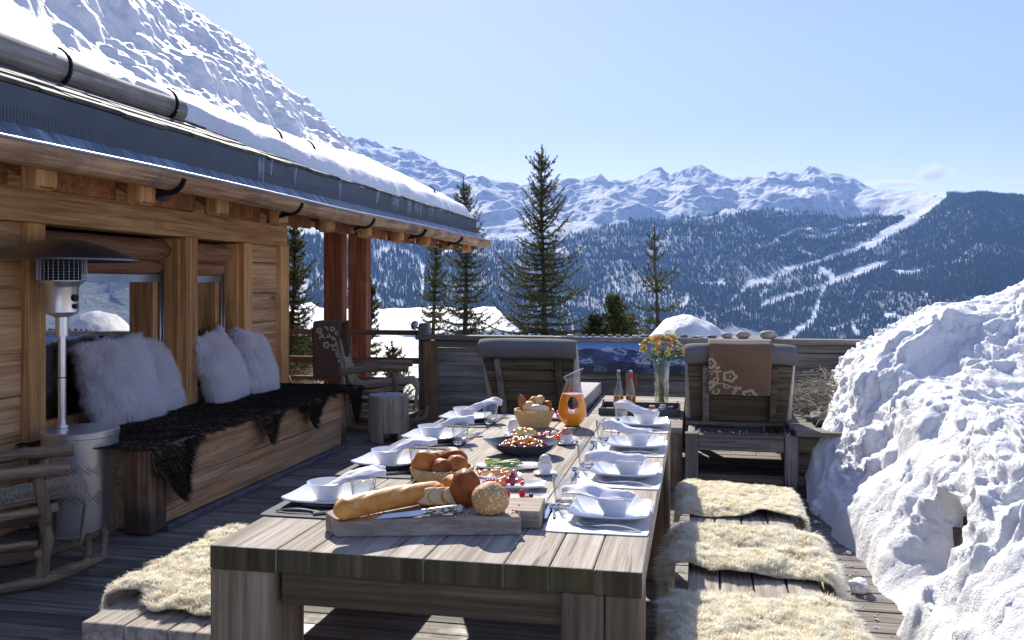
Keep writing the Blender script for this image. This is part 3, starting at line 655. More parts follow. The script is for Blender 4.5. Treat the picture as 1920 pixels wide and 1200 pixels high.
# roof structure
XE, ZE, PT = -3.29, 2.42, .50                    # eave edge, its height, pitch
def roof_z(x): return ZE+(XE-x)*PT
YR0, YR1, XR = .6, 13.25, -7.0
pu = MB(); pu.tube([(-4.14, q, 2.235) for q in np.linspace(YC-.3, 12.9, 14)], .135, 14, rough=.02); pu.build('purlin', M['rafterl'], ch, sm=True, )
for i, yy in enumerate([2.15, 3.1, 4.0, 4.86, 5.74, 6.68, 7.64, 8.6, 9.62, 10.66, 11.7, 12.7]):
    rf = MB(); x0, x1 = -3.235, -5.2; w_ = .16
    zb = lambda x: roof_z(x)-.39; zt_ = lambda x: roof_z(x)-.10
    prof = [(x0, zb(x0)-.06), (x0, zt_(x0)-.10), (x0-.10, zt_(x0-.10)), (x1, zt_(x1)), (x1, zb(x1)), (x0-.42, zb(x0-.42)), (x0-.22, zb(x0-.22)-.045)]
    Mx = Matrix(((1, 0, 0, 0), (0, 0, 1, 0), (0, 1, 0, 0), (0, 0, 0, 1)))
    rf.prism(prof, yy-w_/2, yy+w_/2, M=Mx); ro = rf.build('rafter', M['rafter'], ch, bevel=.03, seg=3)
    en = MB(); en.prism([(x0+.003, zb(x0)-.055), (x0+.003, zt_(x0)-.115), (x0-.11, zt_(x0)-.13), (x0-.11, zb(x0)-.068)], yy-w_/2-.004, yy+w_/2+.004, M=Mx); en.build('rafter_end', M['rafterend'], ro, bevel=.034, seg=3)
so_ = MB()
for q in np.arange(-3.30, -5.4, -.17): so_.bar((q-.083, YR0, roof_z(q-.083)-.085), (q-.083, YR1-.1, roof_z(q-.083)-.085), .165, .025, up=(PT, 0, 1))
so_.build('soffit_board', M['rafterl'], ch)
blk = MB()
yy_ = [2.15, 3.1, 4.0, 4.86, 5.74, 6.68, 7.64, 8.6, 9.62, 10.66, 11.7, 12.7]
for a, b in zip(yy_[:-1], yy_[1:]): blk.box((-3.42, (a+b)/2, 2.12), (.035, b-a-.165, .30), jit=.006)
blk.build('eave_board', M['rafter'], ch, bevel=.004)
for (x, yy, w_) in ((-4.16, 9.92, .225), (-4.17, 10.72, .24)):
    mb = MB(); zz = np.linspace(-.6, 2.12, 9)
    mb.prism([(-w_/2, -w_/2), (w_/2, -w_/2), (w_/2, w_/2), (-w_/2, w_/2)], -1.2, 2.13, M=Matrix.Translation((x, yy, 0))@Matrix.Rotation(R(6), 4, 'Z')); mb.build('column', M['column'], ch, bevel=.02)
# roof slabs both sides of the ridge
Mx = Matrix(((1, 0, 0, 0), (0, 0, 1, 0), (0, 1, 0, 0), (0, 0, 0, 1)))
mb = MB(); rz = roof_z(XR); mb.prism([(XE-.03, roof_z(XE-.03)-.07), (XR, rz-.07), (XR, rz-.005), (XE-.03, roof_z(XE-.03)-.005)], YR0, YR1, M=Mx)
mb.prism([(XR, rz-.07), (2*XR-XE, ZE-.07), (2*XR-XE, ZE), (XR, rz)], YR0, YR1, M=Mx); mb.build('roof', M['slate'], ch)
sl_ = MB()
for row in range(9):
    xr = XE+.02-row*.125; yq = YR0+random.random()*.2
    while yq < YR1:
        wdt = random.uniform(.2, .42); y2 = min(yq+wdt, YR1); j = random.uniform(-.022, .022); hh = random.uniform(.018, .032)
        xa, xb = xr+j, xr-.42; mid = ((xa+xb)/2, (yq+y2)/2, 0); zc = (roof_z(xa)+roof_z(xb))/2+.026+hh/2
        sl_.bar((xa, (yq+y2)/2, roof_z(xa)+.045+row*.0), (xb, (yq+y2)/2, roof_z(xb)+.012), y2-yq-.006, hh, up=(0, 0, 1)); yq = y2
    if row == 8: break
sl_.build('slate', M['slate'], ch, bevel=.004, seg=1)
# metal fascia, perforated vent band, flashing and carved gutter
mb = MB(); mb.box((XE+.012, (YR0+YR1)/2, 2.385), (.02, YR1-YR0, .11)); mb.build('fascia', M['fascia'], ch)
k = NT('perforated_vent'); g = k.n('ShaderNodeTexCoord').outputs['Object']; sp = k.n('ShaderNodeSeparateXYZ', {0: g})
fy = k.math('LESS_THAN', k.math('FRACT', k.math('MULTIPLY', sp.outputs[1], 45)), .6); fz = k.math('LESS_THAN', k.math('FRACT', k.math('MULTIPLY', sp.outputs[2], 75)), .55)
cc = k.mix(k.math('MULTIPLY', fy, fz), (.085, .095, .11), (.008, .009, .011)); k.bsdf(col=cc, rough=.5, metal=.3)
mb = MB(); mb.box((XE+.016, (YR0+YR1)/2, 2.288), (.02, YR1-YR0, .084)); mb.build('vent_band', k.m, ch)
k = NT('streaked_flashing'); c = k.coord(rnd=False, scale=(1, 9, 1.2)); n1 = k.noise(c, 1.4, 5, .65); n2 = k.noise(k.coord(rnd=False, scale=(1, .35, 1)), 1.2, 3, .5)
cc = k.ramp(n1, [(.3, (.05, .075, .10)), (.5, (.13, .19, .25)), (.66, (.36, .46, .56))]); cc = k.mix(k.ramp(n2, [(.5, (0, 0, 0)), (.72, (.55, .55, .55))]), cc, (.20, .15, .11))
k.bsdf(col=cc, rough=.42, metal=.45); flm = k.m
mb = MB(); mb.prism([(XE+.03, 2.252), (XE+.15, 2.125), (XE+.145, 2.118), (XE+.024, 2.240)], YR0, YR1, M=Mx); mb.build('flashing', flm, ch)
gut = MB(); n = 20; XG, ZG, RGT = -3.165, 2.135, .098; YG1 = YR1+.15
pr = [(XG+RGT*math.cos(a), ZG+RGT*math.sin(a)) for a in np.linspace(PI, 2*PI, n)]+[(XG+(RGT-.022)*math.cos(a), ZG+(RGT-.022)*math.sin(a)) for a in np.linspace(2*PI, PI, n)]
ys = np.linspace(YR0, YG1, 60); Vg = np.array([[(x+.004*math.sin(q*3.1), q, z+.006*math.sin(q*1.3+1)+RG.uniform(-.0012, .0012)) for x, z in pr+[pr[0]]] for q in ys]); gut.grid(Vg)
gut.v.append(Vg[-1][:-1]); gut.f.append((np.array([list(range(len(pr)))])+gut.n, np.array([.5]), 0)); gut.n += len(pr)
go_ = gut.build('gutter', M['gutterw'], ch, sm=True, ang=45)
mb = MB(); mb.tube([(XG+RGT-.006+.004*math.sin(q*3.1), q, ZG+.008+.006*math.sin(q*1.3+1)) for q in ys], .011, 8); mb.build('gutter_lip', M['zinc'], go_, sm=True)
for yy in [3.32, 4.95, 6.62, 8.25, 9.95, 11.6]:
    hk = MB(); a_ = np.linspace(R(-12), R(-172), 16); pts = [(XG+(RGT+.012)*math.cos(a), yy, ZG+(RGT+.012)*math.sin(a)) for a in a_]
    for p, q in zip(pts[:-1], pts[1:]): hk.bar(p, q, .034, .010, up=(0, 1, .001))
    hk.bar((XG-.03, yy+.0, ZG-RGT-.012), (XG-.10, yy, ZG-RGT-.035), .034, .03); hk.bar((XG-.09, yy, ZG-RGT-.03), (XG-.09, yy+.11, ZG-RGT-.035), .03, .03)
    hk.build('gutter_hook', M['black'], go_, sm=True, ang=40)
# snow guard log and hooks
lg = MB(); ys = np.linspace(YR0+.3, 5.9, 22); XL = -3.70; ZL = 2.735
lg.tube([(XL, q, ZL+.008*math.sin(q*2)) for q in ys], [.085+.006*math.sin(q*3.3) for q in ys], 18, rough=.015); 
MB().tube([(XL, q, ZL-.01) for q in np.linspace(11.0, 12.3, 6)], .085, 16).build('snow_guard_log', M['log'], ch, sm=True, ang=40)
lgo = lg.build('snow_guard_log', M['log'], ch, sm=True, ang=40)
for yy in (4.62, 5.72, 7.35, 8.05, 12.1):
    hk = MB(); a_ = np.linspace(R(-100), R(75), 14); rr = np.linspace(.105, .125, 14); pts = [(XL+r*math.cos(a), yy, ZL+r*math.sin(a)) for a, r in zip(a_, rr)]
    wd = np.linspace(.034, .012, 14)
    for i in range(13): hk.bar(pts[i], pts[i+1], wd[i], .012, up=(0, 1, .001), w2=wd[i+1])
    hk.build('log_hook', M['black'], lgo, sm=True, ang=40)
# roof snow
xs = np.concatenate([np.linspace(-3.27, -6.6, 190), np.linspace(-6.63, -8.2, 24)]); ys = np.linspace(.4, 13.35, 520); X, Y = np.meshgrid(xs, ys, indexing='ij')
rz = np.where(X > XR, roof_z(X), roof_z(XR)-(XR-X)*PT)+.035
xf = np.interp(Y, [0, 5.35, 5.7, 6.4, 7.4, 8.6, 13.4], [-3.86, -3.86, -3.80, -3.52, -3.32, -3.29, -3.30])+fbm(Y*1.7, .3, 0, 4)*.05
s = xf-X
tongue = .135*smooth(-.005, .12, s)**.6*(1+.35*fbm(X*2.2, Y*1.1, 1, 4))+.02*smooth(0, .06, s)
foot = np.interp(Y, [0, 5, 6, 8, 10.5, 11.6, 13.4], [-3.92, -3.92, -3.98, -4.10, -4.30, -4.45, -4.75])
b = foot-X+fbm(Y*.5, .3, 4, 2)*.10
blockh = np.interp(Y, [0, 8, 10.5, 12, 12.9, 13.4], [1.0, .95, .88, .74, .52, .30])
rough_ = smooth(4.6, 5.3, Y)
wB = np.interp(Y, [0, 5.0, 6.8], [.7, .7, 1.5])
block = blockh*(smooth(0, 1, b/wB)*.62+.38*smooth(.3, 2.4, b))
face = np.exp(-((b-.6)/.75)**2)*blockh
Z0 = rz+tongue+block; wq = .25*fbm(X*1.7, Y*1.7, Z0*1.7, 3)
lump = fbm(X*.9, Y*.8, Z0*1.2, 3)*.20+billow(X*1.9+wq, Y*1.5, Z0*2.1+wq, 3, .45)*.10*(.5+fbm(X*.7, Y*.7, 3., 2))+(billow(X*4.4+wq, Y*3.8, Z0*4.6, 2, .5)*.048+billow(X*10, Y*9, Z0*10, 2, .5)*.016)*rough_+fbm(X*6, Y*5, Z0*6, 3)*.015
th = tongue+block+smooth(0, .3, b)*lump*(.2+.8*rough_)*.75+smooth(.1, .6, b)*fbm(X*.8, Y*.5, 9, 3)*.08
fm = face*rough_
edge = smooth(13.36, 13.0, Y)**.5; th = np.maximum(th*edge, -.05)*np.where(s < -.002, 0, 1)-.06*(s < -.002)
Xd = X+smooth(0, .3, b)*lump*rough_*.6
G = np.stack([Xd, Y+face*rough_*fbm(X*1.6, Y*1.6+9, Z0*1.6, 3)*.08, rz+th], -1)
mb = MB(); mb.grid(G, flip=True); rs_ = mb.build('roof_snow', M['snow'], sm=True); tag(rs_, 'thick broken blanket of white snow lying on the chalet roof', 'snow')
# icicles
M['ice'] = thin_glass('icicle_ice', (.93, .96, .98), 1.3)
ic = [(486, .17), (492, .21), (508, .12), (553, .14), (637, .17), (706, .13), (709, .09), (737, .11), (741, .15), (745, .13), (765, .16), (769, .14), (779, .12), (783, .14), (788, .15), (805, .11), (810, .12), (843, .06)]
for i, (u, L) in enumerate(ic):
    a = (u-960)/FP; xq = XE+.055; yq = (-xq*CS-a*xq*SN)/(SN-a*CS) if False else None
    # column u on the plane x = xq
    yq = (a*SN*xq+CS*xq)/(a*CS-SN); yq = yq
    L *= 1.15; mb = MB(); zt = 2.43
    mb.tube([(xq, yq, zt), (xq+.004, yq, zt-L*.3), (xq+.002, yq+.003, zt-L*.7), (xq, yq, zt-L)], [.013, .009, .006, .0015], 7, rough=.15)
    where = ['long icicle, leftmost of those hanging from the eave', 'longest icicle hanging beside the leftmost one', 'short icicle just right of the leftmost pair', 'single icicle with a wide gap either side on the slate edge', 'lone icicle halfway along the eave', 'thick icicle beginning the clusters near the eave end', 'stubby icicle touching the thick one', 'first icicle of the triple cluster', 'longest icicle of the triple cluster', 'last icicle of the triple cluster', 'left icicle of the close pair near the eave end', 'right icicle of the close pair near the eave end', 'left icicle of the four toothed fringe', 'second icicle of the four toothed fringe', 'third icicle of the four toothed fringe', 'left icicle of the last pair before the gutter end', 'right icicle of the last pair before the gutter end', 'tiny icicle nearest the gutter end'][i]
    tag(mb.build('icicle', M['ice'], sm=True), where, 'icicle', 'icicles hanging from the eave')
# ================================================================== back wall of the terrace and railing
YB = 9.42
bw = thing('terrace_wall', 'waist high grey timber wall closing the far side of the terrace', 'wall', (-.3, YB, 0))
mb = MB(); z = 0
while z < .84:
    z2 = min(z+random.uniform(.13, .17), .86); xx = -2.82
    while xx < 1.62:
        x2 = min(xx+random.uniform(1.2, 2.6), 1.66)
        if 1.66-x2 < .4: x2 = 1.66
        mb.box(((xx+x2)/2, YB+.06+random.uniform(-.006, .006), (z+z2)/2), (x2-xx-.004, .1, z2-z-.004), jit=.003); xx = x2
    z = z2
mb.build('plank', M['grey_x'], bw, bevel=.006)
mb = MB(); xx = -3.0
for L in (1.5, 2.0, 1.6): mb.box((xx+L/2, YB+.05, .892), (L-.004, .24, .05), jit=.003); xx += L
mb.build('capping', M['grey_x'], bw, bevel=.006)
mb = MB(); mb.box((-2.84, YB-.015, .43), (.16, .05, .86)); mb.box((-.66, YB-.012, .32), (.13, .04, .6)); mb.build('cover_board', M['housez'] if False else wood('weathered_post_wood', (.14, .07, .035), (.30, .17, .08), (.42, .27, .15), 2, stain=(.10, .09, .06), stain_amt=.7), bw, bevel=.004)
mb = MB(); mb.box((-2.96, YB+.16, .50), (.12, .12, 1.08)); mb.build('post', M['grey_z'], bw, bevel=.02)
rl = thing('railing', 'low open railing of brown bars between the house and the grey wall', 'railing', (-4.2, YB+.15, 0))
for z, h in ((.93, .055), (.615, .07), (.40, .05), (.16, .04)):
    mb = MB(); mb.box((-4.5, YB+.17, z), (3.0, .05, h), jit=.003); mb.build('rail', M['rail'], rl, bevel=.005)
for bx_ in (-5.2, -3.9): mb = MB(); mb.box((bx_, YB+.22, .22), (.1, .05, 1.46)); mb.build('baluster', M['rail'], rl, bevel=.005)
o = thing('light_fitting', 'small round grey lamp fitting mounted beside the grey wall post', 'lamp', tuple(pz(745, 612, .99)[:2])+(0,))
o.location = (-3.1, YB+.35, .9); mb = MB(); mb.lathe([(0, 0), (.05, .0), (.055, .03), (.03, .06), (0, .06)], 16, M=Matrix.Translation((-3.1, YB+.3, 1.0))@Matrix.Rotation(R(-70), 4, 'Y')); mb.build('head', M['zinc'], o, sm=True)
MB().tube([(-3.1, YB+.3, .99), (-3.05, YB+.3, .95), (-3.0, YB+.26, .93)], .012, 6).build('arm', M['black'], o, sm=True)
# poster with a mountain panorama
ps = thing('panorama_board', 'blue printed mountain panorama board clipped to the grey terrace wall', 'panorama board', (-.6, YB-.03, .5))
k = NT('panorama_print'); tc = k.n('ShaderNodeTexCoord').outputs['Generated']; sp = k.n('ShaderNodeSeparateXYZ', {0: tc}); px_, pz_ = sp.outputs[0], sp.outputs[2]
cv = k.n('ShaderNodeCombineXYZ', {0: k.math('MULTIPLY', px_, 4.0), 1: k.math('MULTIPLY', pz_, 1.6)}).outputs[0]
rg_ = k.noise(cv, 1.5, 8, .62, .3); cx = k.n('ShaderNodeCombineXYZ', {0: k.math('MULTIPLY', px_, 4.0)}).outputs[0]
rn = k.math('ADD', k.math('MULTIPLY', k.noise(cx, 1.1, 7, .55), .55), .38); below = k.math('LESS_THAN', pz_, rn)
skyc = k.ramp(pz_, [(.45, (.22, .46, .90)), (1, (.05, .22, .70))])
mt = k.ramp(rg_, [(.38, (.012, .03, .09)), (.48, (.03, .09, .27)), (.52, (.07, .16, .40)), (.56, (.55, .68, .92)), (.61, (.05, .12, .32))])
val = k.math('LESS_THAN', pz_, k.math('MULTIPLY', k.noise(cx, .9, 6, .5), .5)); mt = k.mix(k.math('MULTIPLY', val, .75), mt, (.012, .02, .04))
k.bsdf(col=k.mix(below, skyc, mt), rough=.3, spec=.4)
mb = MB(); x0, x1 = -1.40, .165; mb.box(((x0+x1)/2, YB-.032, .735), (x1-x0, .012, .375)); mb.build('panel', k.m, ps)
for x in (-1.30, -.62, .045): MB().box((x, YB-.03, .927), (.06, .05, .03)).build('clip', M['zinc'], ps, bevel=.004)
# stones on the wall
st = [(1088,7,4),(1100,8,4),(1113,9,5),(1129,10,4),(1145,11,5),(1160,12,4.5),(1175,12,4.5),(1208,17,5),(1232,12,5),(1258,13,5),(1283,15,6),(1305,22,4),(1335,19,6),(1363,21,11),(1393,26,13),(1441,34,15)]
nm = ['tiniest pebble at the left end of the row', 'second pebble from the left end of the row', 'third pebble from the left end of the row', 'fourth pebble from the left end of the row', 'small flat pebble midway between the two left clips', 'pebble two places left of the middle clip', 'pebble just left of the middle clip', 'flat stone just right of the middle clip', 'small stone behind the left of the bouquet', 'small stone behind the middle of the bouquet', 'round stone just right of the bouquet', 'long flat sliver of stone by the right clip', 'low dark stone right of the right clip', 'smooth grey stone, smaller of the two round grey ones', 'pale grey oval stone, second largest on the wall', 'largest brown oval stone at the right end of the row']
for i, (u, wd, ht) in enumerate(st):
    a = (u-960)/FP; d = (YB+.03)/(CS+a*SN); x = d*(-SN+CS*a); rx = wd/2/FP*d; rz_ = ht/2/FP*d*1.1
    mb = MB(); mb.blob((x, YB+.02, .917+rz_*.93), (rx, rx*.8, rz_), .10, 1.6, 22, 14, seed=i, rnd=i/16)
    tag(mb.build('stone', M['rock'] if i < 13 else M.setdefault('rock2', plain('pale_river_stone', (.33, .31, .28), .75, var=.3, bump=.3, bs=60, vs=18)), sm=True), nm[i]+' of stones on the wall cap' if i < 10 else nm[i], 'stone', 'stones lined up on the terrace wall')
# ================================================================== planter, dry shrubs, big snow bank
pl = thing('planter', 'dark timber planter box half buried by the snow bank', 'planter', (1.6, 6.6, 0))
mb = MB()
for z0, z1 in ((0, .145), (.148, .29), (.293, .425)):
    mb.box((1.62, 6.52, (z0+z1)/2), (1.86, .08, z1-z0), jit=.003); mb.box((1.22, 4.3, (z0+z1)/2-.10), (.08, 4.36, z1-z0), jit=.003); mb.box((.74, 7.97, (z0+z1)/2), (.08, 2.8, z1-z0), jit=.003)
mb.build('side_board', M['lwd'], pl, bevel=.006)
mb = MB(); mb.box((1.62, 6.50, .442), (1.9, .22, .03)); mb.box((.74, 7.99, .442), (.18, 2.75, .03)); mb.build('rim', M['grey_x'], pl, bevel=.004)
mb = MB(); mb.box((1.7, 8.0, .33), (1.9, 2.85, .1)); mb.box((1.9, 4.4, .33), (1.35, 4.1, .1)); mb.build('soil', plain('soil', (.06, .045, .035), .95), pl)
def bush(name, label, c, r, n, seed, mat, up=0):
    rg = random.Random(seed); mb = MB(); cx_, cy_, cz = c
    for i in range(n):
        an, rr = rg.uniform(0, 2*PI), math.sqrt(rg.random()); x, y = cx_+r[0]*rr*math.cos(an)*.9, cy_+r[1]*rr*math.sin(an)*.9
        p = np.array([x, y, cz]); d = np.array([rg.gauss(0, .6), rg.gauss(0, .6), 1.+up]); pts = [p.copy()]; hmax = r[2]*(1-.55*rr**2)
        for q in range(7):
            d = d+np.array([rg.gauss(0, .55), rg.gauss(0, .55), -.22]); d /= np.linalg.norm(d); p = p+d*r[2]*.24
            p[2] = min(p[2], cz+hmax*rg.uniform(.85, 1.05)); p[2] = max(p[2], cz+.01); pts.append(p.copy())
        mb.tube(pts, np.linspace(.0045, .0016, 8)*rg.uniform(.6, 1.5), 4, rnd=rg.random(), cap=False)
    return tag(mb.build(name, mat, sm=True), label, 'shrub')
M['twig'] = plain('dry_twigs', (.24, .21, .17), .85, var=.6, vs=20)
bush('dry_shrub', 'tangled leafless grey shrub growing in the planter behind the right lounger', (1.30, 7.75, .37), (.62, .9, .45), 1500, 5, M['twig'])
o = bush('dry_shrub', 'pale straw coloured dry shrub outside the railing by the house corner', (-4.75, 9.95, -.25), (.85, .5, .85), 1500, 8, plain('straw_twigs', (.42, .34, .24), .85, var=.5, vs=20))
mb = MB(); mb.blob((.92, 6.95, .47), (.13, .12, .06), .25, 2.5, 24, 14, seed=4, flat=.6); tag(mb.build('stump', M['grey_x'], sm=True), 'short cut wooden stub on the planter rim beside the snow', 'wood stub')
# the bank: a thick height field with overhanging lumps
ny, nx = 620, 330; tt_ = np.linspace(0, 1, nx); ys = np.linspace(1.0, 9.35, ny); Tt, Yb = np.meshgrid(tt_, ys, indexing='ij')
footx = np.interp(ys, [1, 3.0, 3.93, 4.6, 5.33, 5.8, 6.15, 6.48, 6.7, 7.4, 8.3, 9.4], [.84, .80, .80, .83, .80, .76, .72, .74, .88, .98, 1.08, 1.30])+fbm(ys*1.8, .5, 0, 4)*.10
zb0 = np.interp(ys, [0, 6.3, 6.75, 10], [0, 0, .42, .42])
fx, zb = footx[None, :], zb0[None, :]
Xb = fx+Tt*2.9; s = Tt*2.9
tall = np.interp(ys, [1, 2.6, 3.4, 4.2, 5.2, 6.2, 7.2, 8.2, 9.4], [.50, .70, .90, 1.10, 1.24, 1.34, 1.36, 1.18, .90])[None, :]
prof = (1-np.exp(-s*1.02))*1.28
prof = prof*(.86+.14*np.sin(s*3+1))
H = (tall)*prof/(1-math.exp(-2.2*1.02))/1.1
H = H*np.where(Yb > 6.5, 1, 1)
step = .10*smooth(0, .05, s)
nrmx = -.62; nrmz = .78
wx = Xb+.12*fbm(Xb*3, Yb*3, H*3+4, 3); wy = Yb+.12*fbm(Xb*3+9, Yb*3, H*3, 3); md = np.clip(.80+1.3*fbm(Xb*1.1+3, Yb*1.1, H*1.1, 2), .40, 1.35); l1 = fbm(Xb*1.1, Yb*1.1, H*1.1, 3)*.13+billow(wx*2.6, wy*2.6, H*2.8, 2, .5)*.065; l2 = (billow(wx*5.4, wy*5.4, H*5.8, 2, .5)*.048)*md+fbm(Xb*3.6, Yb*3.6, H*3.6, 3)*.040; l3 = (billow(wx*12, wy*12, H*12, 3, .6)*.028+fbm(Xb*30, Yb*30, H*30, 3, .6)*.018)*md
am = smooth(0, .25, s)*.85+.15
dsp = (l1+l2)*am+l3*smooth(0, .1, s)
X2 = Xb+nrmx*dsp+fbm(Xb*2.3+9, Yb*2.3, H*2, 3)*.10*am; Y2 = Yb+fbm(Xb*2.7, Yb*2.7+4, H*2.5, 3)*.12*am; Z2 = zb+step+H+nrmz*dsp-.02
# hollow under the lip where the planter shows through
hol = np.exp(-((Yb-4.30)/.25)**4-((s-.14)/.11)**4); X2 = X2+hol*.50; Z2 = Z2+.16*np.exp(-((s-.5)/.25)**2)*smooth(6.4, 5.8, Yb)
Z2 = np.where(Tt == 0, zb-.03, Z2); Z2 = np.maximum(Z2, zb-.03)
X2 = np.where(Yb > 6.6, X2, X2)
mb = MB(); mb.grid(np.stack([X2, Y2, Z2], -1)); sb = mb.build('snow_bank', M['snow'], sm=True); tag(sb, 'huge lumpy bank of shovelled snow along the right side of the terrace', 'snow bank')
cr_ = MB(); rg = random.Random(9)
for i in range(150):
    y = rg.uniform(2.2, 6.4); fx_ = float(np.interp(y, ys, footx)); x = fx_-abs(rg.gauss(0, .09))-.01; r = rg.uniform(.002, .008)*(1 if rg.random() < .9 else 2)
    cr_.blob((x, y, r*.5), (r, r*rg.uniform(.7, 1.2), r*.7), .3, 2, 8, 6, seed=i)
for i in range(25):
    x, y = rg.uniform(-.02, .65), 6.5+rg.uniform(-.06, .08); r = rg.uniform(.003, .008); cr_.blob((x, y, .42+r*.5), (r, r, r*.7), .3, 2, 8, 6, seed=i)
tag(cr_.build('snow_crumbs', M['snow'], sm=True), 'loose crumbs of snow scattered on the deck along the bank', 'snow', kind='stuff')
mb = MB()
for (x, y, r) in ((.80, 5.95, .07), (.78, 4.5, .05), (.76, 3.7, .045), (.86, 6.33, .09)): mb = MB(); mb.blob((x-.02, y, r*.55), (r, r*.9, r*.8), .3, 2, 24, 16, seed=x*10, flat=.6); tag(mb.build('snow_clump', M['snow'], sm=True), {5.95: 'fist sized snow clump on the deck by the lounger end of the bank', 4.5: 'snow clump at the foot of the bank beside the middle sheepskin', 3.7: 'small snow clump on the deck beside the nearest sheepskin', 6.33: 'largest loose snow clump, against the planter board'}[y], 'snow clump', 'snow clumps at the foot of the bank')
# ================================================================== dining table
TZ = .76; X0, X1, Y0, Y1 = -1.285, -.126, 2.20, 4.74
tb = thing('dining_table', 'long heavy weathered grey plank table laid for breakfast', 'table', ((X0+X1)/2, (Y0+Y1)/2, 0))
fr = [0, .168, .25, .52, .70, .80, .895, 1.0]
for i, (a, b) in enumerate(zip(fr[:-1], fr[1:])):
    xa, xb = X0+(X1-X0)*a, X0+(X1-X0)*b; mb = MB()
    n = 40; ys = np.linspace(Y0+random.uniform(-.002, .003), Y1, n)
    mb.box(((xa+xb)/2, (ys[0]+Y1)/2, TZ-.031+random.uniform(-.0012, .0012)), (xb-xa-.0022, Y1-ys[0], .062), rnd=.15+.1*i, mi=0); mb.f[-1:]  # top
    me_ = mb.build('tabletop_plank', [M['table'], M['moss']], tb, bevel=.004)
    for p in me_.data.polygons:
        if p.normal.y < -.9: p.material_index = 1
def leg(mb, xa, xb, ya, yb, split=None, z1=.697):
    if split:
        mb.box(((xa+split)/2, (ya+yb)/2, z1/2), (split-xa-.003, yb-ya, z1), jit=.001); mb.box(((split+xb)/2, (ya+yb)/2, z1/2), (xb-split-.001, yb-ya, z1), jit=.001)
    else: mb.box(((xa+xb)/2, (ya+yb)/2, z1/2), (xb-xa, yb-ya, z1))
for (xa, xb, ya, yb, s_) in ((X0, X0+.185, Y0+.004, Y0+.20, None), (X1-.205, X1-.004, Y0+.004, Y0+.20, X1-.095), (X0, X0+.19, Y1-.2, Y1-.01, None), (X1-.20, X1-.004, Y1-.25, Y1-.01, None)):
    mb = MB(); leg(mb, xa, xb, ya, yb, s_); mb.build('leg', M['tablev'], tb, bevel=.006)
for yq_, hq_ in ((Y0+.055, .088), (Y1-.06, .30)): mb = MB(); mb.box(((X0+X1)/2, yq_, .696-hq_/2), (X1-X0-.40, .07, hq_)); mb.build('apron', M['apron'], tb, bevel=.005)  # far apron is unseen, made deep to block sun under the table
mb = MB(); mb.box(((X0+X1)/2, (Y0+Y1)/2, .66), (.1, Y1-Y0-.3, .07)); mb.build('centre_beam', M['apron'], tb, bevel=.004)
# ================================================================== benches beside it
def plank_bench(label, xa, xb, ya, yb, z, n):
    r = thing('plank_bench', label, 'bench', ((xa+xb)/2, (ya+yb)/2, 0), 'plank benches along the dining table')
    w_ = (xb-xa)/n
    for i in range(n):
        mb = MB(); mb.box((xa+w_*(i+.5), (ya+yb)/2+random.uniform(-.004, .004), z-.028), (w_-.005, yb-ya, .056), jit=.001); mb.build('seat_plank', M['table'], r, bevel=.006)
    for yy in (ya+.22, yb-.25):
        mb = MB(); mb.box(((xa+xb)/2, yy, (z-.057)/2), (xb-xa-.08, .16, z-.057)); mb.build('leg', M['tablev'], r, bevel=.008)
    return r
plank_bench('low plank bench on the snow side of the table under three cream sheepskins', -.03, .41, 1.5, 4.64, .45, 4)
plank_bench('low plank bench tucked along the house side of the table', -1.81, -1.37, 2.37, 4.9, .45, 3)
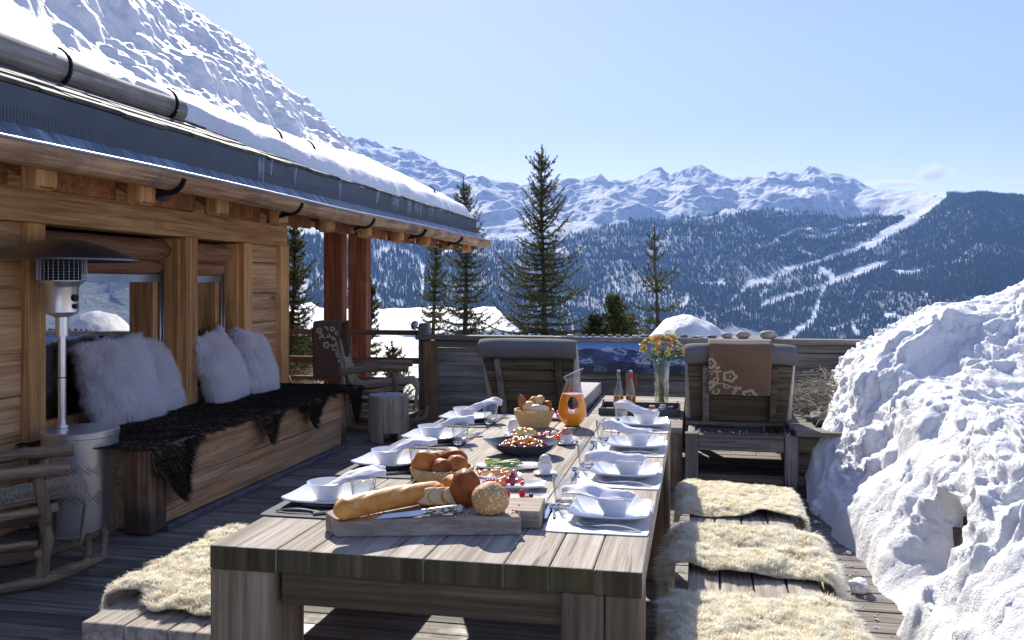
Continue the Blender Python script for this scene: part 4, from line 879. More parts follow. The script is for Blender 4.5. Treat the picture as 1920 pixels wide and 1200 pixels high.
# ================================================================== sheepskins
def drape(s, e0, e1, z, r=.035):
    "cross-section coordinate s -> (x, z, nx, nz), folded down past the edges e0 < e1"
    x = np.clip(s, e0, e1); zz = np.full_like(s, z)
    over = np.maximum(s-e1, 0)-np.maximum(e0-s, 0); o = np.abs(over); sg = np.sign(over)
    th = np.minimum(o/r, PI/2*.93); dn = np.maximum(o-r*PI/2*.93, 0)
    x = x+sg*(np.sin(th)*r+dn*.10); zz = zz-(1-np.cos(th))*r-dn*.99
    return x, zz
def sheepskin(label, ya, yb, sa, sb, e0, e1, z, seed, n=42000, L=.045, lean=(0, 0), wave=.02, skew=0.0, group='cream sheepskins on the plank benches'):
    n = int(n*1.9); L *= .78; nu, nv = 90, 70; U, V = np.meshgrid(np.linspace(-1, 1, nu), np.linspace(-1, 1, nv), indexing='ij')
    # outline of a hide: superellipse with wobble
    ang = np.arctan2(V, U); wob = 1+.10*np.sin(ang*3+seed)+.07*np.sin(ang*5+seed*2.3)+.045*np.sin(ang*9+seed*1.1)
    rad = np.maximum(np.abs(U), np.abs(V))+1e-6; sq = (np.abs(np.cos(ang))**4+np.abs(np.sin(ang))**4)**(-.25)
    k_ = rad*sq*wob*.97; uu = np.cos(ang)*k_; vv = np.sin(ang)*k_
    s = (sa+sb)/2+uu*(sb-sa)/2; y = (ya+yb)/2+vv*(yb-ya)/2+skew*uu
    x, zz = drape(s, e0, e1, z); puff = (1-np.clip(np.maximum(np.abs(uu), np.abs(vv)), 0, 1)**4)
    zz = zz+.010+puff*.022+wave*fbm(s*5+seed, y*6, 1.0, 3)*np.where((s > e0) & (s < e1), 1, .2); xx = x+wave*.6*fbm(y*7+seed, s*5, 3., 2)*np.where((s > e0) & (s < e1), 0, 1)+np.sign(s-(e0+e1)/2)*.012*np.where((s > e0) & (s < e1), 0, 1)
    zz = np.maximum(zz, .02)
    G = np.stack([xx, y, zz], -1); mb = MB(); mb.grid(G, mi=0)
    p, nr, i, j = sample_grid(G, n)
    nr = nr*np.where(nr[:, 2:3] < -.3, -1, 1)
    cl = fbm(p[:, 0]*16+seed, p[:, 1]*16, p[:, 2]*10, 3); cx_ = fbm(p[:, 0]*24+seed+30, p[:, 1]*24, 4., 3)*2.6; cy_ = fbm(p[:, 0]*24+seed+60, p[:, 1]*24, 8., 3)*2.6
    bend = np.stack([cx_+lean[0], cy_+lean[1], -.35+0*cx_], 1)*.75
    strands(mb, p-nr*.004, nr, L*(.7+.5*RG.random(n)+.45*cl), .0013, bend, .30, 3, mi=1, rnd=np.clip(.55+cl*.8+RG.normal(0, .12, n), 0, 1))
    o = mb.build('sheepskin', [M['woolskin'], M['wool']]); tag(o, label, 'sheepskin', group); return o
sheepskin('flatter ivory sheepskin at the far end of the bench by the snow', 3.98, 4.60, -.16, .52, -.03, .41, .455, 2, 42000, .030, wave=.02, skew=-.05)
sheepskin('shaggy yellow cream sheepskin, middle one of the three on the bench by the snow', 3.16, 3.74, -.30, .80, -.03, .41, .458, 5, 60000, .050, wave=.035, skew=-.07)
sheepskin('curly cream sheepskin nearest the camera on the bench by the snow', 2.00, 2.93, -.17, .66, -.03, .41, .458, 9, 80000, .045, wave=.03, skew=-.05)
sheepskin('curly cream sheepskin on the near end of the house side bench', 2.46, 3.36, -1.90, -1.32, -1.81, -1.37, .458, 4, 75000, .05, wave=.03)
sheepskin('cream sheepskin mostly hidden behind the table on the house side bench', 3.50, 4.1, -1.84, -1.36, -1.81, -1.37, .452, 7, 22000, .030, wave=.03)
# ================================================================== low table and loungers
lt = thing('low_table', 'low wide plank table between the two loungers carrying the vase and tray', 'low table', (-.47, 7.4, 0))
LZ = .443; xa, xb, ya, yb = -.85, -.095, 6.50, 8.32; yq = ya
while yq < yb-.02:
    y2 = min(yq+.15, yb); mb = MB(); mb.box(((xa+xb)/2, (yq+y2)/2, LZ-.022+random.uniform(-.001, .001)), (xb-xa, y2-yq-.005, .044)); mb.build('top_plank', M['tablex'], lt, bevel=.004); yq = y2
for (x, y) in ((xa+.06, ya+.06), (xb-.055, ya+.06), (xa+.06, yb-.06), (xb-.055, yb-.06)):
    mb = MB(); mb.box((x, y, .199), (.11, .10, .398)); mb.build('leg', M['tablev'], lt, bevel=.005)
mb = MB(); mb.box(((xa+xb)/2, ya+.07, .35), (xb-xa-.23, .04, .09)); mb.build('apron', M['tablex'], lt, bevel=.004)
def lounger(label, xa, xb, y0, ztop, ybk, yend=8.42, lean=0.0, topx=(0, 0), zz=.42):
    r = thing('sun_lounger', label, 'sun lounger', ((xa+xb)/2, (y0+yend)/2, 0), 'timber sun loungers facing the mountains'); w_ = xb-xa; xm = (xa+xb)/2
    for x in (xa+.045, xb-.045):
        for y in (y0+.045, yend-.06): mb = MB(); mb.box((x, y, zz/2), (.09, .09, zz)); mb.build('leg', M['grey_z'], r, bevel=.005)
        mb = MB(); mb.box((x, (y0+yend)/2, zz-.055), (.05, yend-y0-.19, .10)); mb.build('side_rail', M['grey_y'], r, bevel=.004)
    mb = MB(); mb.box((xm, y0+.04, zz-.062), (w_-.185, .055, .11)); mb.build('end_rail', M['grey_x'], r, bevel=.004)
    mb = MB(); mb.box((xm, y0+.05, .10), (w_-.185, .05, .07)); mb.build('stretcher', M['lwd'], r, bevel=.004)
    mb = MB(); mb.box((xm, y0+.12, zz-.03), (w_-.11, .07, .05)); mb.build('cross_bar', M['lwd'], r, bevel=.004)
    mb = MB(); q = ybk
    while q < yend-.08: mb.box((xm, q+.05, zz+.012), (w_, .095, .024)); q += .1
    mb.build('slat', M['grey_x'], r, bevel=.003)
    # raised back
    yt = y0+.10; hb = ztop-.04-zz; bw_ = (w_-.03)
    P0 = np.array([xm, ybk, zz+.04]); P1 = np.array([xm+sum(topx)/2, yt, ztop-.035]); T_ = (P1-P0); L = np.linalg.norm(T_); T_ /= L
    nb = 6
    for i in range(nb):
        a, b = P0+T_*L*(i/nb), P0+T_*L*((i+1)/nb-.012); mb = MB()
        k0, k1 = i/nb, (i+1)/nb; ww = lambda k: bw_*(1-lean*(1-k))
        up = np.cross(T_, [1, 0, 0]); mb.bar(a, b, ww(k0), .026, up=tuple(up), w2=ww(k1)); mb.build('back_board', M['lwd'], r, bevel=.004)
    nrm = np.cross([1, 0, 0], T_); nrm = nrm if nrm[1] < 0 else -nrm
    for sg in (-1, 1):
        mb = MB(); o_ = np.array([sg*(bw_/2-.13), 0, 0])+nrm*.036
        mb.bar(P0+o_+T_*.02, P1+o_-T_*.10, .045, .04, up=tuple(nrm)); mb.build('back_batten', M['grey_z'] if sg < 0 else M['lwd'], r, bevel=.004)
    mb = MB(); mb.bar(P0+T_*L*.78+nrm*.036-[bw_/2-.16, 0, 0], P0+T_*L*.78+nrm*.036+[bw_/2-.16, 0, 0], .06, .035, up=tuple(nrm)); mb.build('back_rail', M['lwd'], r, bevel=.004)
    # cushion: mattress, back cushion and the flap over the top
    mb = MB(); n = 30
    xs_ = np.linspace(-1, 1, 26); pr = [(1, 0), (1, 1)]
    mb.box((xm, (ybk+.04+yend)/2, zz+.024+.055), (w_+.01, yend-ybk-.04, .10)); mt = mb.build('mattress', M['cushl'], r, bevel=.028, seg=4, sm=True)
    for z_ in (zz+.034, zz+.126):
        pm = MB(); c_ = [(xa+.0, ybk+.06), (xb, ybk+.06), (xb, yend-.005), (xa, yend-.005), (xa, ybk+.06)]
        pm.tube([(x, y, z_) for x, y in c_], .005, 6); pm.build('piping', M['cushion'], mt, sm=True)
    c0, c1 = P0-nrm*.065+T_*.05, P1-nrm*.055+T_*.0; mb = MB(); mb.bar(c0, c1, bw_+.03, .085, up=tuple(nrm)); mb.build('back_cushion', M['cushl'], r, bevel=.028, seg=4, sm=True)
    # flap
    fl = []; nb_ = 24
    path = [c1-T_*.03-nrm*.05, c1+T_*.025-nrm*.03, c1+T_*.035+nrm*.02, P1+T_*.028+nrm*.026, P1+nrm*.034-T_*.01, P1+nrm*.032-T_*.075]
    Xs = np.linspace(-1, 1, nb_)*(bw_/2+.018); Gf = np.array([[p+np.array([x, 0, 0])-T_*(.012*(abs(x)/(bw_/2))**8)+nrm*.003*math.sin(x*23+k_) for x in Xs] for k_, p in enumerate(path)])
    mb = MB(); mb.grid(Gf); f = mb.build('cushion_flap', M['cushion'], r, sm=True); m_ = f.modifiers.new('solid', 'SOLIDIFY'); m_.thickness = .008; m_.offset = 0
    sb_ = f.modifiers.new('sub', 'SUBSURF'); sb_.levels = 1; sb_.render_levels = 2
    return r, P1, nrm, T_
lounger('grey timber sun lounger with bare raised back standing left of the low table', -1.63, -.875, 6.55, 1.03, 6.98, lean=.16)
_, P1, nrm, T_ = lounger('grey timber sun lounger with a brown blanket over its back, next to the snow bank', -.075, .69, 6.42, 1.02, 6.86, lean=.06)
# blanket over the right lounger back
def blanket_pattern(fn, seed=1):
    "scrolls and flower heads laid on a cloth; fn(u, v) -> point, u and v in metres on the cloth"
    mb = MB()
    def ribbon(pts, w_):
        pts = np.array(pts); t = np.gradient(pts, axis=0); t /= np.linalg.norm(t, axis=1)[:, None]+1e-9; nn = np.stack([-t[:, 1], t[:, 0]], 1)
        ws = np.broadcast_to(w_, (len(pts),))[:, None]
        A, B = pts-nn*ws, pts+nn*ws; G = np.array([[fn(*a), fn(*b)] for a, b in zip(A, B)]); mb.grid(G)
    def flower(cx_, cy_, r, rot=0):
        a = np.linspace(0, 2*PI, 50); rr = r*(1+.16*np.cos(5*a+rot)); pts = np.stack([cx_+rr*np.cos(a), cy_+rr*np.sin(a)], 1)
        ribbon(pts, r*.24); ribbon(np.stack([cx_+r*.10*np.cos(a)+r*.05, cy_+r*.16*np.sin(a)], 1), r*.10)
    def scroll(cx_, cy_, r, a0, turns, sg=1):
        a = np.linspace(0, turns*2*PI, 36); rr = r*(1-.72*a/a[-1]); ribbon(np.stack([cx_+rr*np.cos(a0+sg*a), cy_+rr*np.sin(a0+sg*a)], 1), np.linspace(.0065, .004, 36))
    def leaf(x, y, an, l):
        s = np.linspace(0, 1, 9); ribbon(np.stack([x+l*s*math.cos(an), y+l*s*math.sin(an)], 1), .008*np.sin(s*PI)**.7+.0015)
    return mb, ribbon, flower, scroll, leaf
M['blank'] = plain('brown_blanket', (.17, .10, .058), .95, var=.08, bump=.4, bs=420, dist=.0015, sheen=.3)
M['blankp'] = plain('beige_blanket_motif', (.52, .42, .31), .95, var=.05)
path = [P1-nrm*.125-T_*.30, P1-nrm*.12-T_*.02, P1-nrm*.09+T_*.045, P1-nrm*.0+T_*.055, P1+nrm*.045+T_*.02, P1+nrm*.055-T_*.06, P1+nrm*.062-T_*.20, P1+nrm*.066-T_*.325]
path = np.array(path); dl = np.concatenate([[0], np.cumsum(np.linalg.norm(np.diff(path, axis=0), axis=1))]); tot = dl[-1]
def blf(u, v, off=0.0):
    "u across, v up from the front hem"
    s = tot-v; p = np.array([np.interp(s, dl, path[:, k_]) for k_ in range(3)])
    return p+np.array([u, 0, 0])+nrm*(off+.003*math.sin(u*19+v*4))
bx0, bx1 = .085, .52; bc = P1[0]
mb = MB(); vs = np.linspace(0, tot, 44); usx = np.linspace(bx0-bc, bx1-bc, 26)
bl = thing('blanket', 'brown blanket with beige flower scrolls folded over the right lounger back', 'blanket', tuple(P1))
mb.grid(np.array([[blf(u, v) for v in vs] for u in usx])); o = mb.build('cloth', M['blank'], bl, sm=True); m_ = o.modifiers.new('solid', 'SOLIDIFY'); m_.thickness = .016; m_.offset = 0
fn = lambda u, v: blf(bx0-bc+min(max(u, .002), bx1-bx0-.002), max(v, .002), .012)
mb, ribbon, flower, scroll, leaf = blanket_pattern(fn)
flower(.150, .165, .040); flower(.004+.01, .275, .034); flower(.29, .004, .042); flower(.012, .09, .022)
ribbon([(0, .04), (.03, .06), (.06, .10), (.07, .15), (.06, .19), (.065, .225)], .0055); ribbon([(.06, .10), (.10, .10), (.14, .085), (.19, .06), (.22, .062)], .0055)
scroll(.062, .135, .030, -1.2, .9, -1); scroll(.135, .078, .026, 2.2, .9); scroll(.05, .03, .03, 1.0, 1.0, -1); scroll(.02, .105, .024, -.5, .8)
for (x, y, a, l) in ((.065, .225, 2.2, .03), (.065, .225, 1.1, .035), (.058, .205, 3.0, .03), (.07, .20, .4, .026), (.19, .06, 1.2, .03), (.19, .06, -1.3, .034), (.21, .062, .5, .03), (.205, .062, -.4, .03), (.18, .02, 1.6, .02), (.17, .01, .3, .025), (.19, .01, 2.8, .02), (.02, .18, 1.0, .015), (.012, .2, 2, .012)): leaf(x, y, a, l)
mb.build('flower_motif', M['blankp'], bl)
# ================================================================== built-in bench on the house wall
bb = thing('wall_bench', 'built in timber chest bench running along the house wall', 'bench', (-3.6, 6.2, 0)); XB = -3.12
z = .03
for h in (.235, .235): mb = MB(); mb.box((XB-.025, 6.215, z+h/2), (.05, 2.73, h-.004), jit=.003, rnd=.45); mb.build('front_board', M['bench'], bb, bevel=.006); z += h
mb = MB(); mb.box((XB-.07, 4.76, .255), (.17, .17, .49), jit=.004); mb.build('end_post', M['benchz'], bb, bevel=.01)
mb = MB(); mb.box((XB-.05, 7.62, .25), (.12, .09, .48), jit=.003); mb.build('end_post', M['benchz'], bb, bevel=.01)
mb = MB(); mb.box((-3.63, 4.78, .24), (.80, .06, .46)); mb.build('end_panel', M['bench'], bb, bevel=.006)
mb = MB(); mb.box((-3.63, 7.63, .24), (.82, .06, .46)); mb.build('end_panel', M['bench'], bb, bevel=.006)
for x in (-3.96, -3.70, -3.44, -3.21): mb = MB(); mb.box((x-.0, 6.2, .4825), (.25 if x < -3.3 else .20, 2.96, .035), jit=.001); mb.build('seat_board', M['bench'], bb, bevel=.005)
mb = MB(); mb.box((XB+.03, 6.2, .017), (.05, 2.8, .034)); mb.build('base_strip', plain('wet_grey_sill', (.10, .105, .115), .6, var=.5, vs=12), bb, bevel=.006)
def hide(label, ya, yb, lobes, seed, z0=.512, n=30000, xback=-4.1):
    nu, nv = 120, 100; ys = np.linspace(ya, yb, nv); S = np.linspace(0, 1, nu)
    ext = sum(l*np.exp(-((ys-c)/w_)**2) for c, w_, l in lobes)+.03+fbm(ys*6, seed, 0, 3)*.05   # how far past the front edge
    back = xback+fbm(ys*3, seed+4, 0, 2)*.05; Sg, Yg = np.meshgrid(S, ys, indexing='ij'); s = back[None]+(XB+ext[None]-back[None])*Sg
    x, zz = drape(s, -9, XB+.012, z0, .03); zz = zz+.008*fbm(s*5+seed, Yg*5, 1, 3)+.004; x = x+np.where(s > XB+.01, .016+.03*np.abs(fbm(Yg*5, s*3, seed, 2)), 0)
    Yg = Yg+np.where(Sg > .5, .05*fbm(Sg*4, Yg*4, seed, 2), 0)+(Yg-(ya+yb)/2)*(-.12)*np.maximum(0, (s-XB)/.3)**1.5; zz = np.maximum(zz, .03)
    G = np.stack([x, Yg, zz], -1); mb = MB(); mb.grid(G, mi=0); n = int(n*1.8); p, nr, i, j = sample_grid(G, n)
    nr = nr*np.where((nr[:, 2:3] < -.2) | ((np.abs(nr[:, 2:3]) <= .2) & (nr[:, 0:1] < 0)), -1, 1)
    d = np.stack([.9+0*p[:, 0], .3*np.sin(p[:, 1]*7+seed), -.9+0*p[:, 0]], 1)
    strands(mb, p, nr*.45+d*.25, RG.uniform(.016, .03, n), .0011, d, .25, 2, mi=1)
    o = mb.build('fur_hide', [M['hideu'], M['hide']]); m_ = None
    return tag(o, label, 'fur hide', 'dark fur hides on the wall bench')
hide('black brown fur hide with a big lobe hanging over the near bench corner', 4.60, 6.35, [(4.80, .20, .36), (6.1, .13, .20)], 3, n=42000)
hide('dark fur hide over the middle of the bench with a narrow hanging leg', 6.15, 7.15, [(6.55, .10, .03), (6.85, .15, .22)], 6, .517, 26000)
hide('dark fur hide over the far bench end with its lobe hanging past the corner', 6.95, 7.95, [(7.74, .12, .32)], 8, .522, 30000)
# ================================================================== long haired white pillows
def pillow(label, c, sz, yaw, lean, roll, seed, n=21000, L=.070):
    nu = 44; U, V = np.meshgrid(np.linspace(-1, 1, nu), np.linspace(-1, 1, nu), indexing='ij')
    T2 = (1-np.abs(U)**2.6)**.55*(1-np.abs(V)**2.6)**.55; Wd = sz/2*(1-.05*(1-V**2)*0)
    m = Matrix.Translation(c)@Matrix.Rotation(yaw, 4, 'Z')@Matrix.Rotation(lean, 4, 'Y')@Matrix.Rotation(roll, 4, 'X'); Mn = np.array(m)
    mb = MB(); sq = 1-.06*(U**2)*(V**2)
    for sg in (1, -1):
        X = sg*.085*T2*(1+.15*fbm(U*1.5, V*1.5, seed, 2)); G = np.stack([X, U*Wd*(1-.05*(1-V**2)*np.abs(U)), V*Wd*(1-.05*(1-U**2)*np.abs(V))], -1).reshape(-1, 3)@Mn[:3, :3].T+Mn[:3, 3]; G = G.reshape(nu, nu, 3)
        mb.grid(G, mi=0, flip=(sg < 0)); p, nr, i, j = sample_grid(G, n if sg > 0 else n//3)
        loc_n = (Mn[:3, 0]*sg); nr = nr*np.sign((nr*loc_n).sum(1))[:, None]
        cc = (p-np.array(c)); rad = cc/(np.linalg.norm(cc, axis=1)[:, None]+1e-6)
        f1 = fbm(p[:, 1]*9+seed, p[:, 2]*9, 1., 2)[:, None]; f2 = fbm(p[:, 1]*9+seed+9, p[:, 2]*9, 5., 2)[:, None]
        bend = rad*.35+np.concatenate([0*f1, f1*1.2, f2*.8-.55], 1)
        strands(mb, p, nr*.8+rad*.35, L*(.7+.55*RG.random(len(p))), .0023, bend, .26, 3, mi=1)
    return tag(mb.build('fur_pillow', [M['wfur2'], M['wfur']]), label, 'pillow', 'long haired white pillows on the wall bench')
pillow('white shaggy pillow nearest the heater, leaning against the window', (-3.93, 5.56, .80), .56, R(-6), R(-16), R(3), 1)
pillow('white shaggy pillow half hidden behind the one nearest the heater', (-4.02, 6.08, .78), .54, R(8), R(-20), R(-6), 2)
pillow('white shaggy pillow with a deep crease, left of the pair by the second window', (-3.86, 6.78, .79), .54, R(4), R(-22), R(8), 3)
pillow('white shaggy pillow farthest from the heater, tilted against its neighbour', (-3.84, 7.33, .78), .52, R(6), R(-20), R(-14), 4)
# ================================================================== patio heater
HX, HY = -3.60, 4.72
ph = thing('patio_heater', 'stainless steel mushroom patio heater with a round drum base', 'patio heater', (HX, HY, 0))
mb = MB(); mb.lathe([(0, .0), (.222, .0), (.222, .012), (.212, .014), (.212, .565), (.219, .57), (.219, .60), (.212, .606), (0, .607)], 56, (HX, HY, 0)); dr = mb.build('drum', M['steel'], ph, sm=True, ang=30)
for row, zc in enumerate((.385, .225)):
    mb = MB(); hs = 3; cell = .0085
    for kx in range(7):
        ca = R(-118+kx*15.5); big = 4 if kx % 2 == 0 else 3
        for i in range(-big, big+1):
            for j in range(-big, big+1):
                if abs(i)+abs(j) <= big and (i+j) % 2 == 0:
                    a = ca+i*cell/.212; zz = zc+j*cell*1.15; da = cell*.50/.212; dz = cell*.56; rr = .2128
                    mb.add([(HX+rr*math.cos(a-da), HY+rr*math.sin(a-da), zz), (HX+rr*math.cos(a), HY+rr*math.sin(a), zz-dz), (HX+rr*math.cos(a+da), HY+rr*math.sin(a+da), zz), (HX+rr*math.cos(a), HY+rr*math.sin(a), zz+dz)], [(0, 1, 2, 3)])
    mb.build('perforated_band', M['dark'], dr)
# handwritten mark low on the drum
pts = []; a0 = R(-62)
def sg_(t):
    x = t*.085+.008*math.sin(t*34); z = .075+t*.022+.013*math.cos(t*34)*(1-.4*t)+(.025*math.exp(-((t-.07)/.05)**2)); return x, z
for t in np.linspace(0, 1, 90): x, zz = sg_(t); a = a0+x/.2132; pts.append((HX+.2132*math.cos(a), HY+.2132*math.sin(a), zz))
mb = MB(); mb.tube(pts, .0011, 4); mb.build('signature', M['white'], dr)
PX, PY = HX-.115, HY-.01
mb = MB(); mb.tube([(PX, PY, .607), (PX, PY, 1.18)], .022, 20); mb.tube([(PX, PY, .61), (PX, PY, .625)], .034, 20); mb.build('pole', M['steel'], ph, sm=True, ang=35)
mb = MB(); mb.tube([(PX, PY, .905), (PX, PY, .912)], .0232, 16); mb.build('pole_ring', M['black'], ph)
mb = MB(); mb.tube([(PX, PY, 1.155), (PX, PY, 1.275)], .036, 24); mb.build('collar', M['steel'], ph, sm=True, ang=35)
mb = MB(); mb.lathe([(0, 0), (.04, 0), (.085, .022), (.092, .03), (.092, .175), (.1, .19), (.125, .215), (.125, .222), (0, .222)], 40, (PX, PY, 1.27)); hs_ = mb.build('burner_housing', M['steel'], ph, sm=True, ang=30)
for (dy, z, r) in ((.06, 1.385, .022), (.055, 1.335, .015)):
    mb = MB(); mb.tube([(PX+.07, PY-dy*.2, z), (PX+.105, PY-dy*.2, z)], r, 18); mb.build('knob', M['black'], hs_, sm=True, ang=35)
mb = MB(); mb.tube([(PX, PY, 1.49), (PX, PY, 1.615)], .105, 28); mb.build('emitter', M['dark'], ph, sm=True, ang=35)
mb = MB()
for a in np.linspace(0, 2*PI, 30, endpoint=False): mb.tube([(PX+.135*math.cos(a), PY+.135*math.sin(a), 1.49), (PX+.135*math.cos(a), PY+.135*math.sin(a), 1.615)], .0016, 4)
for z in np.linspace(1.49, 1.612, 8): mb.tube([(PX+.135*math.cos(a), PY+.135*math.sin(a), z) for a in np.linspace(0, 2*PI, 41)], .0016, 4, cap=False)
mb.build('emitter_cage', M['zinc'], ph)
mb = MB(); mb.lathe([(.425, 1.603), (.432, 1.606), (.428, 1.616), (.30, 1.672), (.15, 1.722), (.05, 1.742), (.0, 1.745)], 64, (PX, PY, 0)); o = mb.build('reflector_dome', plain('brushed_dark_steel', (.30, .26, .24), .38, .9, var=.15), ph, sm=True, ang=40)
m_ = o.modifiers.new('solid', 'SOLIDIFY'); m_.thickness = .003
# ================================================================== driftwood rocking chairs
def rocking_chair(label, loc, rz, seed):
    global RG
    r = thing('rocking_chair', label, 'rocking chair', (0, 0, 0), 'driftwood rocking chairs'); rg = random.Random(seed)
    def stick(a, b, ra, rb, bow=(0, 0, 0), n=9, nm='stick', mat='drift', par=None, knot=0):
        a, b = np.array(a, float), np.array(b, float); pts = [a+(b-a)*t+np.array(bow)*math.sin(t*PI)+np.array([rg.gauss(0, .0035) for _ in range(3)])*(0 < t < 1) for t in np.linspace(0, 1, n)]
        rad = [ra+(rb-ra)*t+rg.uniform(-.0022, .0022)+knot*math.exp(-((t-.45)/.07)**2) for t in np.linspace(0, 1, n)]
        mb = MB(); mb.tube(pts, rad, 11, rough=.05, rnd=rg.random()); return mb.build(nm, M[mat], par or r, sm=True, ang=50)
    for s in (-1, 1):
        y = s*.27
        t = np.linspace(-1, 1, 17); pts = [(x*.56-.02, y+.012*math.sin(x*3+s), .032+.115*abs(x)**2.2) for x in t]; mb = MB(); mb.tube(pts, [.030+.006*math.sin(q*5+s) for q in t], 11, rough=.05, rnd=rg.random()); mb.build('rocker', M['drift'], r, sm=True, ang=50)
        stick((.22, y, .07), (.20, y*.98, .60), .034, .028, (.03, 0, 0), nm='front_leg', mat='driftz'); stick((-.24, y, .07), (-.40, y*.97, 1.04), .032, .024, (.02, 0, 0), 12, 'back_post', 'driftz', knot=.006)
        stick((-.36, y*1.08, .585), (.36, y*1.10, .635), .034, .036, (0, 0, .02), nm='armrest')
        stick((-.26, y*.92, .37), (.30, y*.92, .43), .028, .026, nm='seat_rail'); stick((-.24, y*.95, .25), (.20, y*.98, .24), .02, .02, nm='brace')
    for (x, z, rr) in ((.235, .36, .028), (.21, .20, .022), (-.26, .34, .026), (-.28, .62, .022), (.44, .125, .022), (.52, .15, .020)): stick((x, -.30, z), (x, .30, z+rg.uniform(-.015, .015)), rr, rr, nm='cross_bar')
    stick((-.405, -.36, 1.03), (-.405, .36, 1.05), .034, .038, (0, 0, .015), nm='top_rail')
    for y in (-.15, -.05, .05, .15): stick((-.27, y, .38), (-.39, y, 1.01), .019, .016, (-.03, 0, 0), nm='back_slat', mat='driftz')
    # sheepskin cushion over seat and back
    nu, nv = 60, 36; S, W = np.meshgrid(np.linspace(0, 1, nu), np.linspace(-1, 1, nv), indexing='ij')
    px_ = np.interp(S, [0, .18, .24, .50, .60, 1.0], [.40, .425, .38, -.16, -.235, -.345]); pz_ = np.interp(S, [0, .18, .24, .50, .60, 1.0], [.21, .44, .49, .435, .50, .92])
    G = np.stack([px_, W*.235*(1-.12*np.abs(S-.5)), pz_+.02*fbm(S*5, W*2, seed, 2)+.03*(1-W**2)*(S < .55)], -1)
    mb = MB(); mb.grid(G, mi=0); p, nr, i, j = sample_grid(G, 26000); up = nr*np.sign(nr[:, 2:3]*1+nr[:, 0:1]+1e-6); strands(mb, p, up, RG.uniform(.014, .026, len(p)), .0014, np.stack([fbm(p[:, 0]*20, p[:, 1]*20, 1., 2), fbm(p[:, 0]*20, p[:, 1]*20, 9., 2), -.4+0*p[:, 0]], 1), .5, 2, mi=1)
    o = mb.build('seat_fleece', [M['leath'], M['oldwool']], r); m_ = None
    gl = MB(); G2 = G.copy(); G2[..., 1] *= 1.13; G2[..., 2] -= .012; G2[..., 0] -= .012*(S > .5); gl.grid(G2); e = gl.build('fleece_leather', M['leath'], r, sm=True); m_ = e.modifiers.new('solid', 'SOLIDIFY'); m_.thickness = .010
    r.location = loc; r.rotation_euler = (0, R(0), rz); return r
M['leath'] = plain('fleece_leather', (.22, .15, .10), .75, var=.2)
M['oldwool'] = fur_mat('old_ivory_wool', (.50, .42, .28), (.82, .74, .56), trans=.2)
rocking_chair('driftwood rocking chair beside the heater at the left edge, its fleece over the seat', (-3.38, 3.84, 0), R(36), 3).scale = (.9, .9, .9)
rc = rocking_chair('driftwood rocking chair behind the bench end with a brown blanket over its back', (-3.22, 8.72, 0), R(14), 8)
# blanket over the far rocking chair
b2 = thing('blanket', 'dark brown blanket with pale flower scrolls hanging over the far rocking chair', 'blanket', (-3.61, 8.64, 1.08))
m0 = Matrix.Translation((-3.16, 8.64, 0))@Matrix.Rotation(R(8), 4, 'Z')
pth = np.array([(-.33, .80), (-.35, .98), (-.375, 1.075), (-.405, 1.105), (-.445, 1.075), (-.455, .95), (-.46, .55)])
pth = np.array([(-.34, .62), (-.352, .98), (-.37, 1.078), (-.40, 1.10), (-.43, 1.08), (-.445, 1.0), (-.45, .56)])
dl2 = np.concatenate([[0], np.cumsum(np.linalg.norm(np.diff(pth, axis=0), axis=1))])
# the blanket hangs over the near end of the top rail: cloth wraps the rail across y
def bf2(u, v, off=0.0):
    y = -.40-.012*math.sin(v*9)-off; return np.array(m0@Vector((-.56+u, y, 1.09-v)))
mb = MB()
top = [(-.32, .0), (-.36, 0), (-.405, 0), (-.44, 0)]
def cloth2(u, s):
    "s: 0 far side hem .. over the rail end .. 1 near side hem"
    if s < .3: y, z = -.05, 1.09-(.3-s)/.3*.35
    elif s < .42: y, z = -.05-(s-.3)/.12*.35, 1.09+.012
    else: y, z = -.40-.01*math.sin(s*12), 1.10-(s-.42)/.58*.53
    return np.array(m0@Vector((-.56+u+.004*math.sin(s*20), y, z)))
mb.grid(np.array([[cloth2(u, s) for s in np.linspace(0, 1, 60)] for u in np.linspace(0, .27, 14)])); o = mb.build('cloth', M['blank2'] if 'blank2' in M else M.setdefault('blank2', plain('dark_brown_blanket', (.12, .062, .042), .95, var=.08, bump=.4, bs=420, dist=.0015)), b2, sm=True); m_ = o.modifiers.new('solid', 'SOLIDIFY'); m_.thickness = .014; m_.offset = 0
fn = lambda u, v: bf2(min(max(u, .002), .268), max(v, .0), .012)
mb, ribbon, flower, scroll, leaf = blanket_pattern(fn)
flower(.07, .07, .022); flower(.14, .21, .026); flower(.20, .055, .020); flower(.255, .31, .018)
ribbon([(.09, .13), (.13, .14), (.18, .13), (.23, .16), (.25, .22), (.26, .30)], .004)
for c_ in ((.10, .12), (.16, .12), (.21, .14), (.24, .20), (.20, .21), (.245, .09)): scroll(c_[0], c_[1], .02, c_[0]*30, .9)
for (x, y, a, l) in ((.09, .13, 2.5, .03), (.20, .24, 1.2, .03), (.22, .25, .3, .025), (.12, .03, .5, .03), (.15, .04, 1.5, .03), (.245, .27, 2.2, .025), (.255, .35, 1.4, .03)): leaf(x, y, a, l)
mb.build('flower_motif', M['blankp'], b2)
